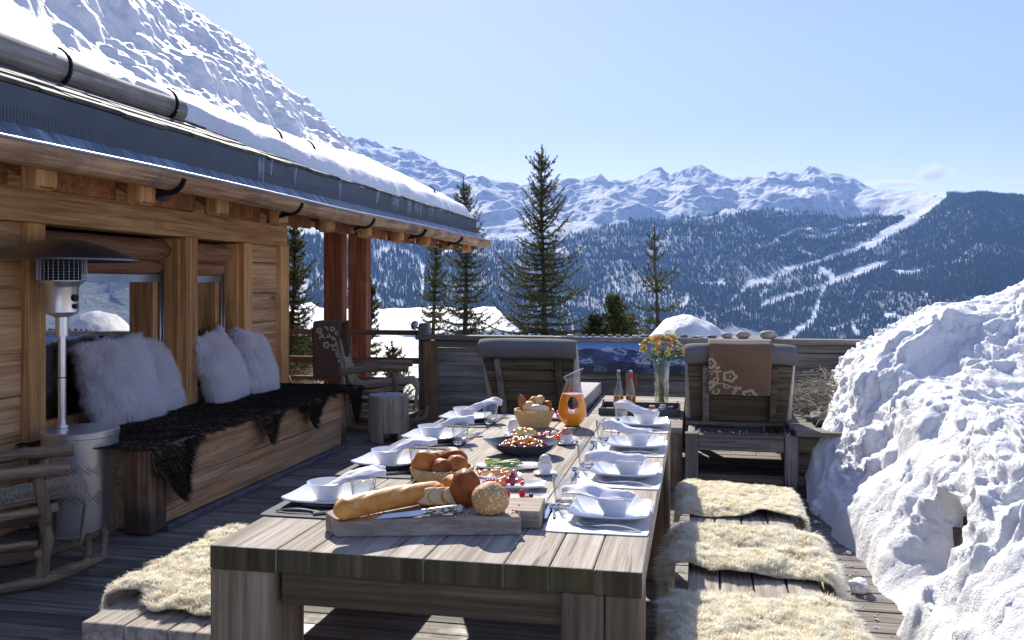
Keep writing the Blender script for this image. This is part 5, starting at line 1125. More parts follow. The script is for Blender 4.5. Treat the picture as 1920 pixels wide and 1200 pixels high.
# stump table
sx, sy = -2.84, 8.02
sp_ = thing('stump_table', 'round log stump table with notched feet in front of the far rocking chair', 'stump table', (sx, sy, 0))
ang = np.linspace(0, 2*PI, 96, endpoint=False); zs = np.linspace(0, .43, 30); V = []
for z in zs:
    r_ = .185*(1+.03*math.sin(z*7)); rr = r_*(1+.02*np.sin(ang*3+.5)+.012*np.sin(ang*7)+.010*np.sin(ang*31)); V.append(np.stack([sx+rr*np.cos(ang), sy+rr*np.sin(ang), 0*ang+z], 1))
V = np.array(V); F = []
def notch(i, j):
    a = math.degrees(ang[j]+ang[1]/2) % 90; return zs[i] < .075 and 28 < (a+20) % 90 < 72
n = 96
for i in range(29):
    for j in range(n):
        if not notch(i, j): F.append((i*n+j, i*n+(j+1) % n, (i+1)*n+(j+1) % n, (i+1)*n+j))
mb = MB(); mb.add(V.reshape(-1, 3), F); o = mb.build('trunk', wood('stump_wood', (.24, .17, .11), (.46, .35, .25), (.62, .51, .39), 2, stain=(.22, .17, .12), stain_amt=.5), sp_, sm=True)
m_ = o.modifiers.new('solid', 'SOLIDIFY'); m_.thickness = .05; m_.offset = -1
mb = MB(); mb.lathe([(0, .085), (.13, .085), (.135, .09), (.165, .425), (.172, .434), (0, .438)], 60, (sx, sy, 0)); mb.build('top', plain('pale_stump_top', (.45, .45, .47), .8, var=.2), sp_, sm=True, ang=40)
# ================================================================== place settings
def rsq(a, b, k=5.0, n=64):
    t = np.linspace(0, 2*PI, n, endpoint=False); c, s = np.cos(t), np.sin(t); r = (np.abs(c)**k+np.abs(s)**k)**(-1/k); return np.stack([a*r*c, b*r*s], 1)
def loft(mb, rings, c, cap=True, rz=0, M_=None, mi=0):
    n = len(rings[0][0]); V = []
    cr, sr = math.cos(rz), math.sin(rz)
    for xy, z in rings: V.append(np.stack([c[0]+xy[:, 0]*cr-xy[:, 1]*sr, c[1]+xy[:, 0]*sr+xy[:, 1]*cr, np.full(n, c[2])+z], 1))
    F = [tuple(q) for i in range(len(rings)-1) for q in np.stack([i*n+np.arange(n), i*n+(np.arange(n)+1) % n, (i+1)*n+(np.arange(n)+1) % n, (i+1)*n+np.arange(n)], 1)]
    if cap: F += [tuple(range(n-1, -1, -1)), tuple(range((len(rings)-1)*n, len(rings)*n))]
    mb.add(np.concatenate(V), F, None, mi, M_)
def plate(name, label, c, a, b, h=.026, rz=0, k=6, group=None, mat='white', cat='plate', curl=.35):
    cur = lambda xy: h+curl*h*np.minimum(1, (np.abs(xy[:, 0]/a)*np.abs(xy[:, 1]/b)))**3
    S = rsq(a, b, k); mb = MB()
    rings = [(S*.60, 0), (S*.62, .003), (S*.66, .004), (S*.995, cur(S)-.005), (S, cur(S)-.002), (S*.99, cur(S)), (S*.70, .0085), (S*.62, .0075), (S*.3, .007), (S*.02, .007)]
    loft(mb, rings, c, rz=rz); return tag(mb.build(name, M[mat], sm=True, ang=50), label, cat, group)
def tip(mb, A, B, w0, w1, t=.002, bow=0, up=(0, 0, 1)):
    A, B = np.array(A, float), np.array(B, float); n = 8
    P = [A+(B-A)*s+np.array([0, 0, bow*math.sin(s*PI)]) for s in np.linspace(0, 1, n)]; W = np.linspace(w0, w1, n)
    for i in range(n-1): mb.bar(P[i], P[i+1], W[i], t, up=up, w2=W[i+1])
def fork(label, base, ang, group):
    mb = MB(); tip(mb, (0, 0, .003), (.115, 0, .008), .010, .005, .003, .006); tip(mb, (.112, 0, .008), (.140, 0, .006), .006, .021, .002)
    for y in (-.0085, -.0028, .0028, .0085): tip(mb, (.138, y, .006), (.188, y*.92, .009), .0036, .0022, .0018, -.004)
    o = mb.build('fork', M['cutlery'], sm=True, ang=40); off = o.location.copy(); c, s = math.cos(ang), math.sin(ang)
    o.location = (base[0]+off.x*c-off.y*s, base[1]+off.x*s+off.y*c, base[2]+off.z); o.rotation_euler = (0, 0, ang); return tag(o, label, 'fork', group)
def knife(label, base, ang, group, lift=0.0):
    mb = MB(); tip(mb, (0, 0, .004), (.10, 0, .004), .011, .014, .006); tip(mb, (.10, 0, .004), (.205, 0, .004+lift), .016, .006, .0016)
    o = mb.build('knife', M['cutlery'], sm=True, ang=40); off = o.location.copy(); c, s = math.cos(ang), math.sin(ang)
    o.location = (base[0]+off.x*c-off.y*s, base[1]+off.x*s+off.y*c, base[2]+off.z); o.rotation_euler = (0, 0, ang); return tag(o, label, 'knife', group)
def spoon(label, base, ang, group, sc=1.0):
    mb = MB(); tip(mb, (0, 0, .003), (.125*sc, 0, .006), .010*sc, .005*sc, .0028, .006)
    a = np.linspace(0, 2*PI, 24, endpoint=False); rr = [1, .98, .7, .35, .03]; zz = [.007, .009, .0035, .001, .0]; z2 = [.007, .007, .002, -.0002, -.001]
    V = []
    for r, z in zip(rr, zz): V.append(np.stack([.148*sc+.027*sc*r*np.cos(a), .018*sc*r*np.sin(a), 0*a+z+.0015], 1))
    n = 24; F = [(i*n+j, i*n+(j+1) % n, (i+1)*n+(j+1) % n, (i+1)*n+j) for i in range(4) for j in range(n)]+[tuple(range(4*n, 5*n))]; mb.add(np.concatenate(V), F)
    o = mb.build('spoon', M['cutlery'], sm=True, ang=60); off = o.location.copy(); c, s = math.cos(ang), math.sin(ang)
    o.location = (base[0]+off.x*c-off.y*s, base[1]+off.x*s+off.y*c, base[2]+off.z); o.rotation_euler = (0, 0, ang); return tag(o, label, 'spoon', group)
k = NT('tumbler_base_glass'); k.bsdf(col=(.97, .98, .98), rough=.0, trans=1.0, ior=1.45); M['gbase'] = k.m
def tumbler(label, c, r=1.0, h=.098):
    t = thing('tumbler', label, 'glass', c, 'water tumblers at the place settings')
    mb = MB(); mb.lathe([(.0295*r, .012), (.0405*r, h), (.0393*r, h+.0008), (.0382*r, h), (.0285*r, .020)], 40, c); mb.build('glass_wall', M['glass'], t, sm=True)
    mb = MB(); mb.lathe([(0, 0), (.0265*r, 0), (.0288*r, .003), (.0300*r, .019), (.026*r, .0205), (0, .017)], 32, c); mb.build('glass_base', M['gbase'], t, sm=True, ang=50)
    return t
def napkin(label, path, widths, seed, group='white napkins folded over the soup bowls', side_roll=False):
    P = np.array(path, float); s = np.linspace(0, 1, len(P)); ss = np.linspace(0, 1, 26); P = np.stack([np.interp(ss, s, P[:, k_]) for k_ in range(3)], 1)
    for _ in range(3): P[1:-1] = (P[:-2]+P[1:-1]*2+P[2:])/4
    T_ = np.gradient(P, axis=0); T_ /= np.linalg.norm(T_, axis=1)[:, None]; side = np.cross(T_, [0, 0, 1.]); side /= np.linalg.norm(side, axis=1)[:, None]; up = np.cross(side, T_)
    W = np.interp(ss, np.linspace(0, 1, len(widths)), widths); v = np.linspace(-1, 1, 15)
    for lay, dz in enumerate((0, .0055)):
        if lay == 0: mb = MB()
        G = P[:, None]+side[:, None]*(W[:, None, None]*v[None, :, None]*(1-.06*lay))+up[:, None]*((dz-.016*np.abs(v)**2.2+.005*np.sin(v*5+seed+lay))[None, :, None]+.013*fbm(ss[:, None]*3+seed, v[None]*1.5+lay*.3, seed, 3)[..., None])+side[:, None]*.010*fbm(ss[:, None]*3+seed+8, 0*v[None], 2., 2)[..., None]
        mb.grid(G)
    # rolled front fold
    if side_roll: mb.tube(P+side*W[:, None]*.98+up*-.010, [.0055]*26, 8, cap=True)
    o = mb.build('napkin', M['cloth'], sm=True); m_ = o.modifiers.new('solid', 'SOLIDIFY'); m_.thickness = .0026; m_.offset = 0; return tag(o, label, 'napkin', group)
BOWL = [(0, 0), (.032, 0), (.035, .004), (.052, .032), (.064, .054), (.066, .058), (.063, .0585), (.049, .034), (.031, .010), (0, .008)]
ORD = ['nearest', 'second', 'third', 'farthest']; YC_ = [2.715, 3.295, 3.885, 4.48]
M['mat_shaded'] = plain('shaded_slate_placemat', (.06, .065, .08), .75, var=.08, spec=.2)  # same mat on the house side, with shade painted into its colour
def setting(side, i):
    yc = YC_[i]; who = ORD[i]+(' place setting on the snow side' if side > 0 else ' place setting on the house side'); z = TZ+.001
    mx = (-.279 if side > 0 else -1.148); px_ = (-.253 if side > 0 else -1.165); jx = random.uniform(-.006, .006)
    mb = MB(); loft(mb, [(rsq(.150, .205, 30, 48), 0), (rsq(.150, .205, 30, 48), .0032)], (mx+jx, yc, z), rz=R(random.uniform(-1, 1))); tag(mb.build('placemat', M['mat'] if side > 0 else M['mat_shaded']), ('pale' if side > 0 else 'dark')+' grey rectangular placemat of the '+who, 'placemat', 'placemats on the dining table')
    zp = z+.0036; plate('plate', 'square white plate with raised corners at the '+who, (px_, yc+random.uniform(-.006, .014), zp), .121, .121, .026, R(random.uniform(-5, 5)), group='square plates at the place settings')
    bz = zp+.0075; bx = px_+(.012 if side > 0 else .004); by = yc-.01
    mb = MB(); mb.lathe(BOWL, 44, (bx, by, bz)); tag(mb.build('soup_bowl', M['white'], sm=True, ang=50), 'small white bowl on the square plate of the '+who, 'bowl', 'white bowls at the place settings')
    r = random.uniform
    if side > 0:
        lift = [.004, .0, .022, .034][i]; pth = [(bx+.062, by-.012, bz+.056), (bx+.045, by-.01, bz+.066), (bx-.0, by-.008, bz+.064), (bx-.05, by-.005, bz+.070+lift*.3), (bx-.085, by+.002, bz+.076+lift*.8), (bx-.125, by+.010, bz+.070+lift*1.1), (bx-.155, by+.018, bz+.056+lift*1.2)]
        napkin('white folded napkin resting across the bowl of the '+who, pth, [[.034, .050, .062, .066, .030], [.034, .046, .055, .060, .03], [.03, .040, .040, .036, .018], [.028, .036, .040, .036, .022]][i], i+1)
    else:
        pth = [(bx-.01, by-.005, bz+.030), (bx+.025, by+.0, bz+.052), (bx+.062, by+.008, bz+.076), (bx+.10, by+.02, bz+.090), (bx+.145, by+.035, bz+.094+.012*(i == 3)), (bx+.178, by+.05, bz+.088)]
        napkin('white napkin rising from the bowl of the '+who, pth, [.024, .038, .048, .053, .050, .034], i+9)
    gx = (-.445, yc+.135) if side > 0 else (-1.015, yc-.075)
    if side > 0: gx = [(-.405, yc+.085), (-.405, yc+.10), (-.400, yc+.115), (-.375, yc+.12)][i]
    tumbler('clear water tumbler beside the plate of the '+who, (gx[0], gx[1], z+.0001 if side < 0 else z+.0001), 1.0)
    grp = lambda n: n+' at the place settings'
    if side > 0:
        fork('silver fork in front of the plate of the '+who, (px_+.100, yc-.165, zp), R(171+r(-3, 3)), grp('forks')); spoon('silver spoon beside the plate of the '+who, (-.415, yc-.075, zp) if i < 3 else (-.415, yc-.05, zp), R(100+r(-6, 6)), grp('spoons'), .8)
        if i < 3: knife('thin table knife beside the mat of the '+who, (-.437, yc-.10, zp), R(94), grp('knives'))
    else:
        fork('silver fork in front of the plate of the '+who, (px_-.10, yc-.16, zp), R(4+r(-3, 3)), grp('forks')); knife('dark bladed knife crossing the fork of the '+who, (px_+.03, yc-.178, zp+.001), R(34), grp('knives'), .012)
        spoon('silver spoon by the glass of the '+who, (-1.03, yc+.02, zp), R(72), grp('spoons'), .95)
for i in range(4): setting(1, i); setting(-1, i)
# ================================================================== bread materials and shapes
def crust(name, a, b, c_, flour=None, bs=60, bump=.5, fl=(.5, .62)):
    k = NT(name); c = k.coord(); f = k.math('ADD', k.math('MULTIPLY', k.noise(c, 22, 5, .6), .6), k.math('MULTIPLY', k.rnd(), .4))
    col = k.ramp(f, [(.3, a), (.5, b), (.7, c_)])
    if flour: col = k.mix(k.ramp(k.noise(k.coord(rnd=False), 150, 3, .6), [(fl[0], (0, 0, 0)), (fl[1], (1, 1, 1))]), col, flour)
    k.bsdf(col=col, rough=.5, spec=.25, nrm=k.bump(k.noise(c, bs, 5, .65), bump, .004), sss=.06, sssr=(1, .4, .15), ssss=.01); return k.m
M['crust'] = crust('brown_bread_crust', (.22, .05, .008), (.46, .15, .028), (.66, .29, .07))
M['dcrust'] = crust('dark_glossy_crust', (.16, .035, .007), (.36, .10, .018), (.56, .22, .05))
M['bagc'] = crust('baguette_crust', (.50, .17, .03), (.72, .35, .08), (.86, .60, .27), bs=30)
M['seedc'] = crust('seeded_bread_crust', (.36, .14, .03), (.60, .31, .09), (.74, .48, .20), flour=(.86, .76, .56), bs=120, bump=.9, fl=(.55, .62))
M['crumb'] = plain('bread_crumb', (.70, .50, .26), .9, var=.15, bump=.6, bs=150, sss=.1)
M['paleb'] = crust('pale_roll_crust', (.58, .32, .12), (.74, .50, .24), (.85, .68, .42), bs=40, bump=.3)
M['wick'] = plain('golden_wicker', (.62, .42, .19), .6, var=.3, vs=60)
def bun(name, label, cat, c, r, mat, seed, amp=.07, group=None, M_=None, fq=1.8, rn=.5):
    mb = MB(); mb.blob(c, r, amp, fq, 36, 24, rnd=rn, seed=seed, M=M_, flat=.72); return tag(mb.build(name, M[mat], sm=True), label, cat, group)
# cutting board with a notch and a short handle
bd = [(-.975, 2.333), (-.478, 2.462), (-.512, 2.53), (-.437, 2.532), (-.452, 2.705), (-.95, 2.60), (-1.03, 2.50), (-1.035, 2.395)]
mb = MB(); mb.prism(bd, TZ+.001, TZ+.052); o = mb.build('cutting_board', M['board'], bevel=.005); tag(o, 'thick rough wooden board carrying the baguette and loaves at the near end of the table', 'cutting board'); BZ = TZ+.052
# baguette
A, B = np.array(pz(626, 960, BZ+.03)), np.array(pz(836, 920, BZ+.03)); A[2] = B[2] = BZ+.032; L = np.linalg.norm(B-A); T_ = (B-A)/L; Sd = np.cross(T_, [0, 0, 1]); n, m = 110, 40
s_, a_ = np.meshgrid(np.linspace(0, 1, n), np.linspace(0, 2*PI, m), indexing='ij'); env = np.clip(np.sin(np.clip(s_, 0.0, 1)*PI), 0, 1)**.32
env = np.where(s_ < .5, np.clip(s_*14, 0, 1)**.5*.93+.07*np.sin(s_*PI), np.clip((1-s_)*11, 0, 1)**.5*.93+.07*np.sin(s_*PI))
sl1 = np.abs(((s_*3.1+np.cos(a_)*.62) % 1)-.5)*2; topm = np.clip(np.sin(a_), 0, 1)**.8
rad = .0325*env*(1-.07*topm*smooth(.62, .98, sl1)+.05*fbm(s_*5, a_*.5, 1, 3))
ctr = A+(B-A)*s_[..., None]+np.array([0, 0, 1])*(.006*np.sin(s_*PI))[..., None]
G = ctr+Sd*(rad*np.cos(a_)*1.08)[..., None]+np.array([0, 0, 1])*(np.maximum(rad*np.sin(a_)*.98, -.029))[..., None]
mb = MB(); rn = (.30+.55*topm*smooth(.6, .9, sl1)-.0*env)[:-1, :-1].ravel(); mb.grid(G, rnd=rn); tag(mb.build('baguette', M['bagc'], sm=True), 'long golden baguette with slashed crust lying on the board', 'baguette')
def slice_(label, c, yaw, tilt, w_=.036, h=.030, t=.017, g='baguette slices on the board'):
    a = np.linspace(0, 2*PI, 36, endpoint=False); xy = np.stack([w_*np.cos(a)*1.25, h*np.sin(a)], 1)
    m_ = Matrix.Translation(c)@Matrix.Rotation(yaw, 4, 'Z')@Matrix.Rotation(tilt, 4, 'X'); mb = MB()
    loft(mb, [(xy*.93, -t/2), (xy, -t/2+.003), (xy, t/2-.003), (xy*.93, t/2)], (0, 0, 0), M_=m_); o = mb.build('bread_slice', [M['bagc'], M['crumb']], sm=True, ang=50)
    for p in o.data.polygons:
        if len(p.vertices) > 5: p.material_index = 1
    return tag(o, label, 'bread slice', g)
c0 = pz(812, 955, BZ); slice_('long baguette slice, leftmost of those leaning beside the knife handle', (c0[0]-.012, c0[1]+.02, BZ+.031), R(28), R(66), .044, .026)
slice_('baguette slice in the middle of the leaning slices', (c0[0]+.02, c0[1]+.035, BZ+.030), R(34), R(62), .038, .027); slice_('baguette slice nearest the big brown loaf', (c0[0]+.052, c0[1]+.05, BZ+.030), R(44), R(58), .036, .029)
c1 = pz(868, 952, BZ); bun('bread_loaf', 'tall dark brown glossy loaf standing on the board', 'bread loaf', (c1[0], c1[1]+.025, BZ+.048), (.046, .046, .058), 'dcrust', 12, .09, rn=.3)
bun('bread_loaf', 'dark round loaf tucked behind the tall brown one on the board', 'bread loaf', (c1[0]-.052, c1[1]+.085, BZ+.034), (.04, .04, .042), 'crust', 17, .08, rn=.7)
c2 = pz(916, 965, BZ); bun('bread_loaf', 'round seeded bread loaf dusted with flour on the board', 'bread loaf', (c2[0], c2[1]+.02, BZ+.038), (.053, .05, .050), 'seedc', 5, .06, rn=.5)
k0 = np.array(pz(795, 968, BZ)); k1 = np.array(pz(870, 963, BZ)); kd = (k1-k0)/np.linalg.norm(k1-k0)
kn = thing('bread_knife', 'bread knife with a mottled horn handle lying along the front of the board', 'bread knife', tuple(k0))
k = NT('horn_handle'); cc = k.ramp(k.noise(k.coord(scale=(60, 60, 120)), 1.5, 4, .6), [(.42, (.03, .025, .02)), (.52, (.55, .5, .4)), (.7, (.75, .7, .6))]); k.bsdf(col=cc, rough=.4, nrm=k.bump(k.noise(k.coord(), 160, 3), .5, .003))
mb = MB(); mb.tube([k0+[0, 0, .012], k0+kd*.02+[0, 0, .012], k0+kd*.07+[0, 0, .014], k0+kd*.105+[0, 0, .015], k0+kd*.112+[0, 0, .015]], [.008, .011, .012, .012, .007], 12, rough=.04); mb.build('handle', k.m, kn, sm=True)
mb = MB(); tip(mb, k0+[0, 0, .010], k0-kd*.24+np.array([0, 0, .003]), .024, .010, .002, up=(.0, -.5, 1)); mb.tube([k0-kd*.006+[0, 0, .011], k0+kd*.004+[0, 0, .012]], .0095, 12); mb.build('blade', M['cutlery'], kn)
cb = MB(); rg = random.Random(4)
for i in range(150):
    t_ = rg.random(); x = -.95+.46*t_+rg.gauss(0, .03); y = 2.36+.12*t_+abs(rg.gauss(0, .05)); r = rg.uniform(.0012, .0035); cb.blob((x, max(y, 2.35+.13*t_), BZ+r*.5), (r, r, r*.7), .3, 2, 6, 5, seed=i)
tag(cb.build('bread_crumbs', M['paleb'], sm=True), 'bread crumbs scattered over the wooden board', 'crumbs', kind='stuff')
# wicker baskets with bread
def basket(label, c, r0, r1, h, nring):
    t = thing('wicker_basket', label, 'basket', c, 'wicker bread baskets'); nz, na = nring*6, 240
    z_, a_ = np.meshgrid(np.linspace(0, 1, nz), np.linspace(0, 2*PI, na), indexing='ij'); row = np.floor(z_*nring); fr_ = (z_*nring) % 1
    rr = r0+(r1-r0)*z_**.8+.0022*np.sin(a_*36+row*PI)*1.0+.0022*np.sin(fr_*PI); G = np.stack([c[0]+rr*np.cos(a_), c[1]+rr*np.sin(a_), c[2]+.004+z_*h], -1)
    mb = MB(); mb.grid(G, rnd=((row*.37) % 1)[:-1, :-1].ravel()); mb.lathe([(0, .002), (r0, .002), (r0, .005), (0, .005)], 40, c); o = mb.build('body', M['wick'], t, sm=True); m_ = o.modifiers.new('solid', 'SOLIDIFY'); m_.thickness = .004; m_.offset = -1
    mb = MB()
    for ph_ in (0, PI): mb.tube([(c[0]+(r1+.003*math.cos(a*30+ph_))*math.cos(a), c[1]+(r1+.003*math.cos(a*30+ph_))*math.sin(a), c[2]+h+.004+.004*math.sin(a*30+ph_)) for a in np.linspace(0, 2*PI, 200)], .0042, 6, cap=False)
    mb.build('rim', M['wick'], t, sm=True); return t
bc = pz(826, 903, TZ); bk = (bc[0], bc[1]+.02, TZ+.001); basket('flat round wicker basket of brown rolls behind the cutting board', bk, .088, .108, .040, 7)
for (dx, dy, dz, r, mt, lab) in ((-.055, -.035, .062, (.046, .044, .052), 'crust', 'tall brown roll at the left of the flat basket'), (.012, -.055, .052, (.038, .036, .038), 'crust', 'small golden brown roll at the front of the flat basket'), (.060, -.02, .055, (.042, .040, .042), 'dcrust', 'round brown roll at the right of the flat basket'), (.03, .045, .066, (.052, .044, .045), 'dcrust', 'large dark roll at the back of the flat basket'), (-.045, .045, .055, (.042, .04, .04), 'dcrust', 'brown roll at the back left of the flat basket'), (.002, .0, .040, (.04, .04, .034), 'crust', 'roll buried in the middle of the flat basket')):
    bun('bread_roll', lab, 'bread roll', (bk[0]+dx, bk[1]+dy, TZ+dz), r, mt, dx*90+dy*33, .10, 'brown rolls in the flat basket', rn=random.random(), fq=1.6)
bc = pz(998, 804, TZ); bk = (bc[0], bc[1]+.05, TZ+.001); basket('deep round wicker basket of pale rolls beside the juice carafe', bk, .062, .094, .078, 12)
for (dx, dy, dz, r, ro, mt, lab) in ((-.055, -.005, .115, (.022, .018, .045), (0, -.25, 0), 'dcrust', 'thin dark bread piece standing at the left of the deep basket'), (-.02, -.02, .10, (.034, .032, .03), (0, 0, 0), 'paleb', 'round pale roll left of centre in the deep basket'), (-.005, .03, .115, (.03, .03, .034), (0, .2, 0), 'crust', 'brown roll at the back of the deep basket'), (.026, .01, .122, (.026, .03, .036), (0, .15, 0), 'paleb', 'upright golden roll at the top of the deep basket'), (.028, -.042, .095, (.056, .028, .024), (0, 0, 0), 'paleb', 'long pale roll across the front of the deep basket'), (.066, .0, .105, (.022, .026, .03), (0, .2, 0), 'crust', 'small brown roll at the right of the deep basket'), (0, 0, .075, (.05, .05, .03), (0, 0, 0), 'paleb', 'roll buried in the middle of the deep basket')):
    bun('bread_roll', lab, 'bread roll', (bk[0]+dx, bk[1]+dy, TZ+dz), r, mt, dx*70+dz*30, .08, 'pale rolls in the deep basket', Euler(ro).to_matrix(), rn=random.random())
# eggs in cups
def egg(label, c, mat='eggw', tilt=0):
    a = np.linspace(0, PI, 22); prof = [(.0222*math.sin(t)*(1+.10*math.cos(t)*-1), .029*(1-math.cos(t))) for t in a]; prof = [(max(r, 0), z) for r, z in prof]
    mb = MB(); mb.lathe(prof, 30, c); return tag(mb.build('egg', M[mat], sm=True), label, 'egg')
def egg_cup(label, p, elab, mat):
    mb = MB(); mb.lathe([(0, .001), (.020, .001), (.040, .007), (.044, .011), (.042, .012), (.022, .006), (.0215, .010), (.0245, .018), (.0268, .045), (.0262, .0465), (.0245, .045), (.021, .022), (0, .014)], 44, (p[0], p[1], TZ)); tag(mb.build('egg_cup', M['white'], sm=True, ang=60), label, 'egg cup', 'white egg cups'); egg(elab, (p[0], p[1], TZ+.0185), mat)
p = pz(1019, 894, TZ); egg_cup('white egg cup in the middle of the table holding a white egg', (p[0], p[1]+.035), 'white egg in the cup nearest the camera', 'eggw')
p = pz(1060, 836, TZ); egg_cup('white egg cup with a brown egg beside the juice carafe shadow', (p[0], p[1]+.03), 'brown egg in a cup below the juice carafe', 'eggb')
p = pz(960, 818, TZ); egg_cup('white egg cup left of the fruit platter', (p[0], p[1]+.03), 'white egg in the cup left of the fruit platter', 'eggw')
for (u, v, lab) in ((1040, 780, 'white plate of red berries between the deep basket and the carafe'),):
    p = pz(u+4, 789, TZ); plate('plate', lab, (p[0], p[1]+.07, TZ+.001), .085, .085, .018, 0, 4, 'serving plates on the dining table'); P4 = (p[0], p[1]+.07)
# ------------------------------------------------------------------ food
def fm_(name, col, rough=.25, sss=.15, var=.15): k_ = plain(name, col, rough, var=var, sss=sss, vs=30, coat=.3); return k_
M['tom'] = fm_('red_fruit', (.62, .03, .02)); M['orf'] = fm_('orange_fruit', (.85, .30, .03)); M['yel'] = fm_('yellow_fruit', (.85, .60, .10)); M['grn'] = fm_('green_leaf', (.16, .30, .05), .5); M['lime'] = fm_('lime_green', (.50, .62, .12)); M['pur'] = fm_('dark_grape', (.22, .02, .06)); M['salm'] = fm_('smoked_salmon', (.85, .24, .09)); M['wht'] = fm_('white_cheese', (.80, .76, .66), .5); M['pank'] = fm_('pancake', (.66, .38, .17), .7); M['bluebb'] = fm_('blueberry', (.03, .035, .07), .4); M['rasp'] = fm_('raspberry', (.60, .02, .05), .5)
def pieces(n, kinds, c, rx, ry, z0, zh, where, grp, rz=0):
    rg = random.Random(int(abs(c[0]*1000))+n)
    for i in range(n):
        nm, mt, r, shp, lab = rg.choice(kinds); q = math.sqrt(rg.random()); an = rg.uniform(0, 2*PI); x = q*rx*math.cos(an); y = q*ry*math.sin(an); X = c[0]+x*math.cos(rz)-y*math.sin(rz); Y = c[1]+x*math.sin(rz)+y*math.cos(rz)
        z = z0+zh*(1-q*q)*rg.uniform(.6, 1)+r*.5; mb = MB(); Mr = Euler((rg.uniform(-.6, .6), rg.uniform(-.6, .6), rg.uniform(0, 6))).to_matrix()
        mb.blob((X, Y, z), (r*shp[0], r*shp[1], r*shp[2]), .08 if shp[0] != 1 or shp[2] != 1 else .02, 1.5, 14, 9, seed=i, M=Mr); tag(mb.build(nm, M[mt], sm=True), lab+' '+where, nm.replace('_', ' '), grp+': '+nm.replace('_', ' '))
# dark salad bowl
p = pz(973, 861, TZ); sc = (p[0], p[1]+.095, TZ+.001)
mb = MB(); a_ = np.linspace(0, 2*PI, 72, endpoint=False)
def ring(r, z, k_=0): 
    rr = r*(1+.0*a_); x, y = rr*np.cos(a_)*1.12, rr*np.sin(a_)*.95; e = k_*(np.exp(-((a_-PI)/.17)**2)); x = x-e; return (np.stack([x, y], 1), z+e*.25)
loft(mb, [ring(.055, 0), ring(.085, .012), ring(.118, .034), ring(.136, .054, .02), ring(.133, .056, .02), ring(.112, .038), ring(.08, .018), ring(.02, .012)], sc); tag(mb.build('serving_bowl', plain('dark_glazed_bowl', (.05, .055, .07), .25, var=.1, coat=.5), sm=True, ang=60), 'wide dark oval bowl of mixed fruit salad in the middle of the table', 'serving bowl')
FR = [('fruit_berry', 'tom', .011, (1, 1, 1), 'glossy red berry'), ('fruit_berry', 'pur', .010, (1, 1, 1), 'dark red grape'), ('fruit_piece', 'orf', .017, (1, .8, .7), 'orange fruit chunk'), ('fruit_piece', 'tom', .017, (1, .8, .7), 'red fruit chunk'), ('fruit_piece', 'lime', .010, (1, 1, .8), 'lime green fruit piece'), ('fruit_piece', 'yel', .013, (1, .8, .8), 'yellow fruit chunk')]
pieces(110, FR, sc, .098, .085, sc[2]+.028, .030, 'in the dark salad bowl', 'fruit salad')
# asparagus plate
p = pz(952, 884, TZ); pc = (p[0]-.01, p[1]+.055, TZ+.001); plate('plate', 'oval white plate of green asparagus and a lime wedge', pc, .125, .062, .014, R(8), 3, 'serving plates on the dining table')
rg = random.Random(3)
for i in range(16):
    x, y = rg.uniform(-.055, .035), rg.uniform(-.025, .025); an = rg.uniform(-.5, .5); l = rg.uniform(.05, .085); q = np.array([pc[0]+x, pc[1]+y, pc[2]+.014+rg.random()*.012]); d = np.array([math.cos(an), math.sin(an), rg.uniform(-.05, .1)])*l
    mb = MB(); mb.tube([q-d/2, q, q+d*.35, q+d/2], [.0035, .004, .0048, .0015], 7); tag(mb.build('asparagus_spear', M['grn'], sm=True), 'green asparagus spear on the oval white plate', 'asparagus', 'asparagus spears on the oval plate')
mb = MB(); mb.blob((pc[0]-.075, pc[1]-.005, pc[2]+.022), (.017, .012, .014), .05, 2, 18, 12); tag(mb.build('lime_wedge', M['lime'], sm=True), 'bright lime wedge at the left end of the asparagus plate', 'lime wedge')
# pastry plate and salmon plate
p = pz(925, 903, TZ); pc = (p[0], p[1]+.05, TZ+.001); plate('plate', 'small oval white plate of golden pastries', pc, .095, .050, .014, R(6), 3, 'serving plates on the dining table')
pieces(22, [('pastry', 'paleb', .016, (1, .8, .8), 'golden bite sized pastry'), ('pastry', 'orf', .011, (1, .8, .6), 'orange glazed bite')], pc, .070, .032, pc[2]+.012, .010, 'on the small oval plate', 'bites')
p = pz(950, 921, TZ); pc = (p[0], p[1]+.045, TZ+.001); plate('plate', 'long rectangular white plate of smoked salmon', pc, .125, .048, .016, R(6), 8, 'serving plates on the dining table')
pieces(20, [('salmon_piece', 'salm', .017, (1, .7, .45), 'folded slice of orange smoked salmon'), ('fruit_berry', 'tom', .008, (1, 1, 1), 'tiny red berry')], (pc[0]-.02, pc[1]), .080, .026, pc[2]+.012, .008, 'on the long salmon plate', 'salmon plate')
mb = MB(); mb.blob((pc[0]+.012, pc[1]-.005, pc[2]+.032), (.012, .010, .022), .25, 3, 18, 14, seed=6); tag(mb.build('fig', M['pur'], sm=True), 'upright dark red cut fruit in the middle of the salmon plate', 'fruit')
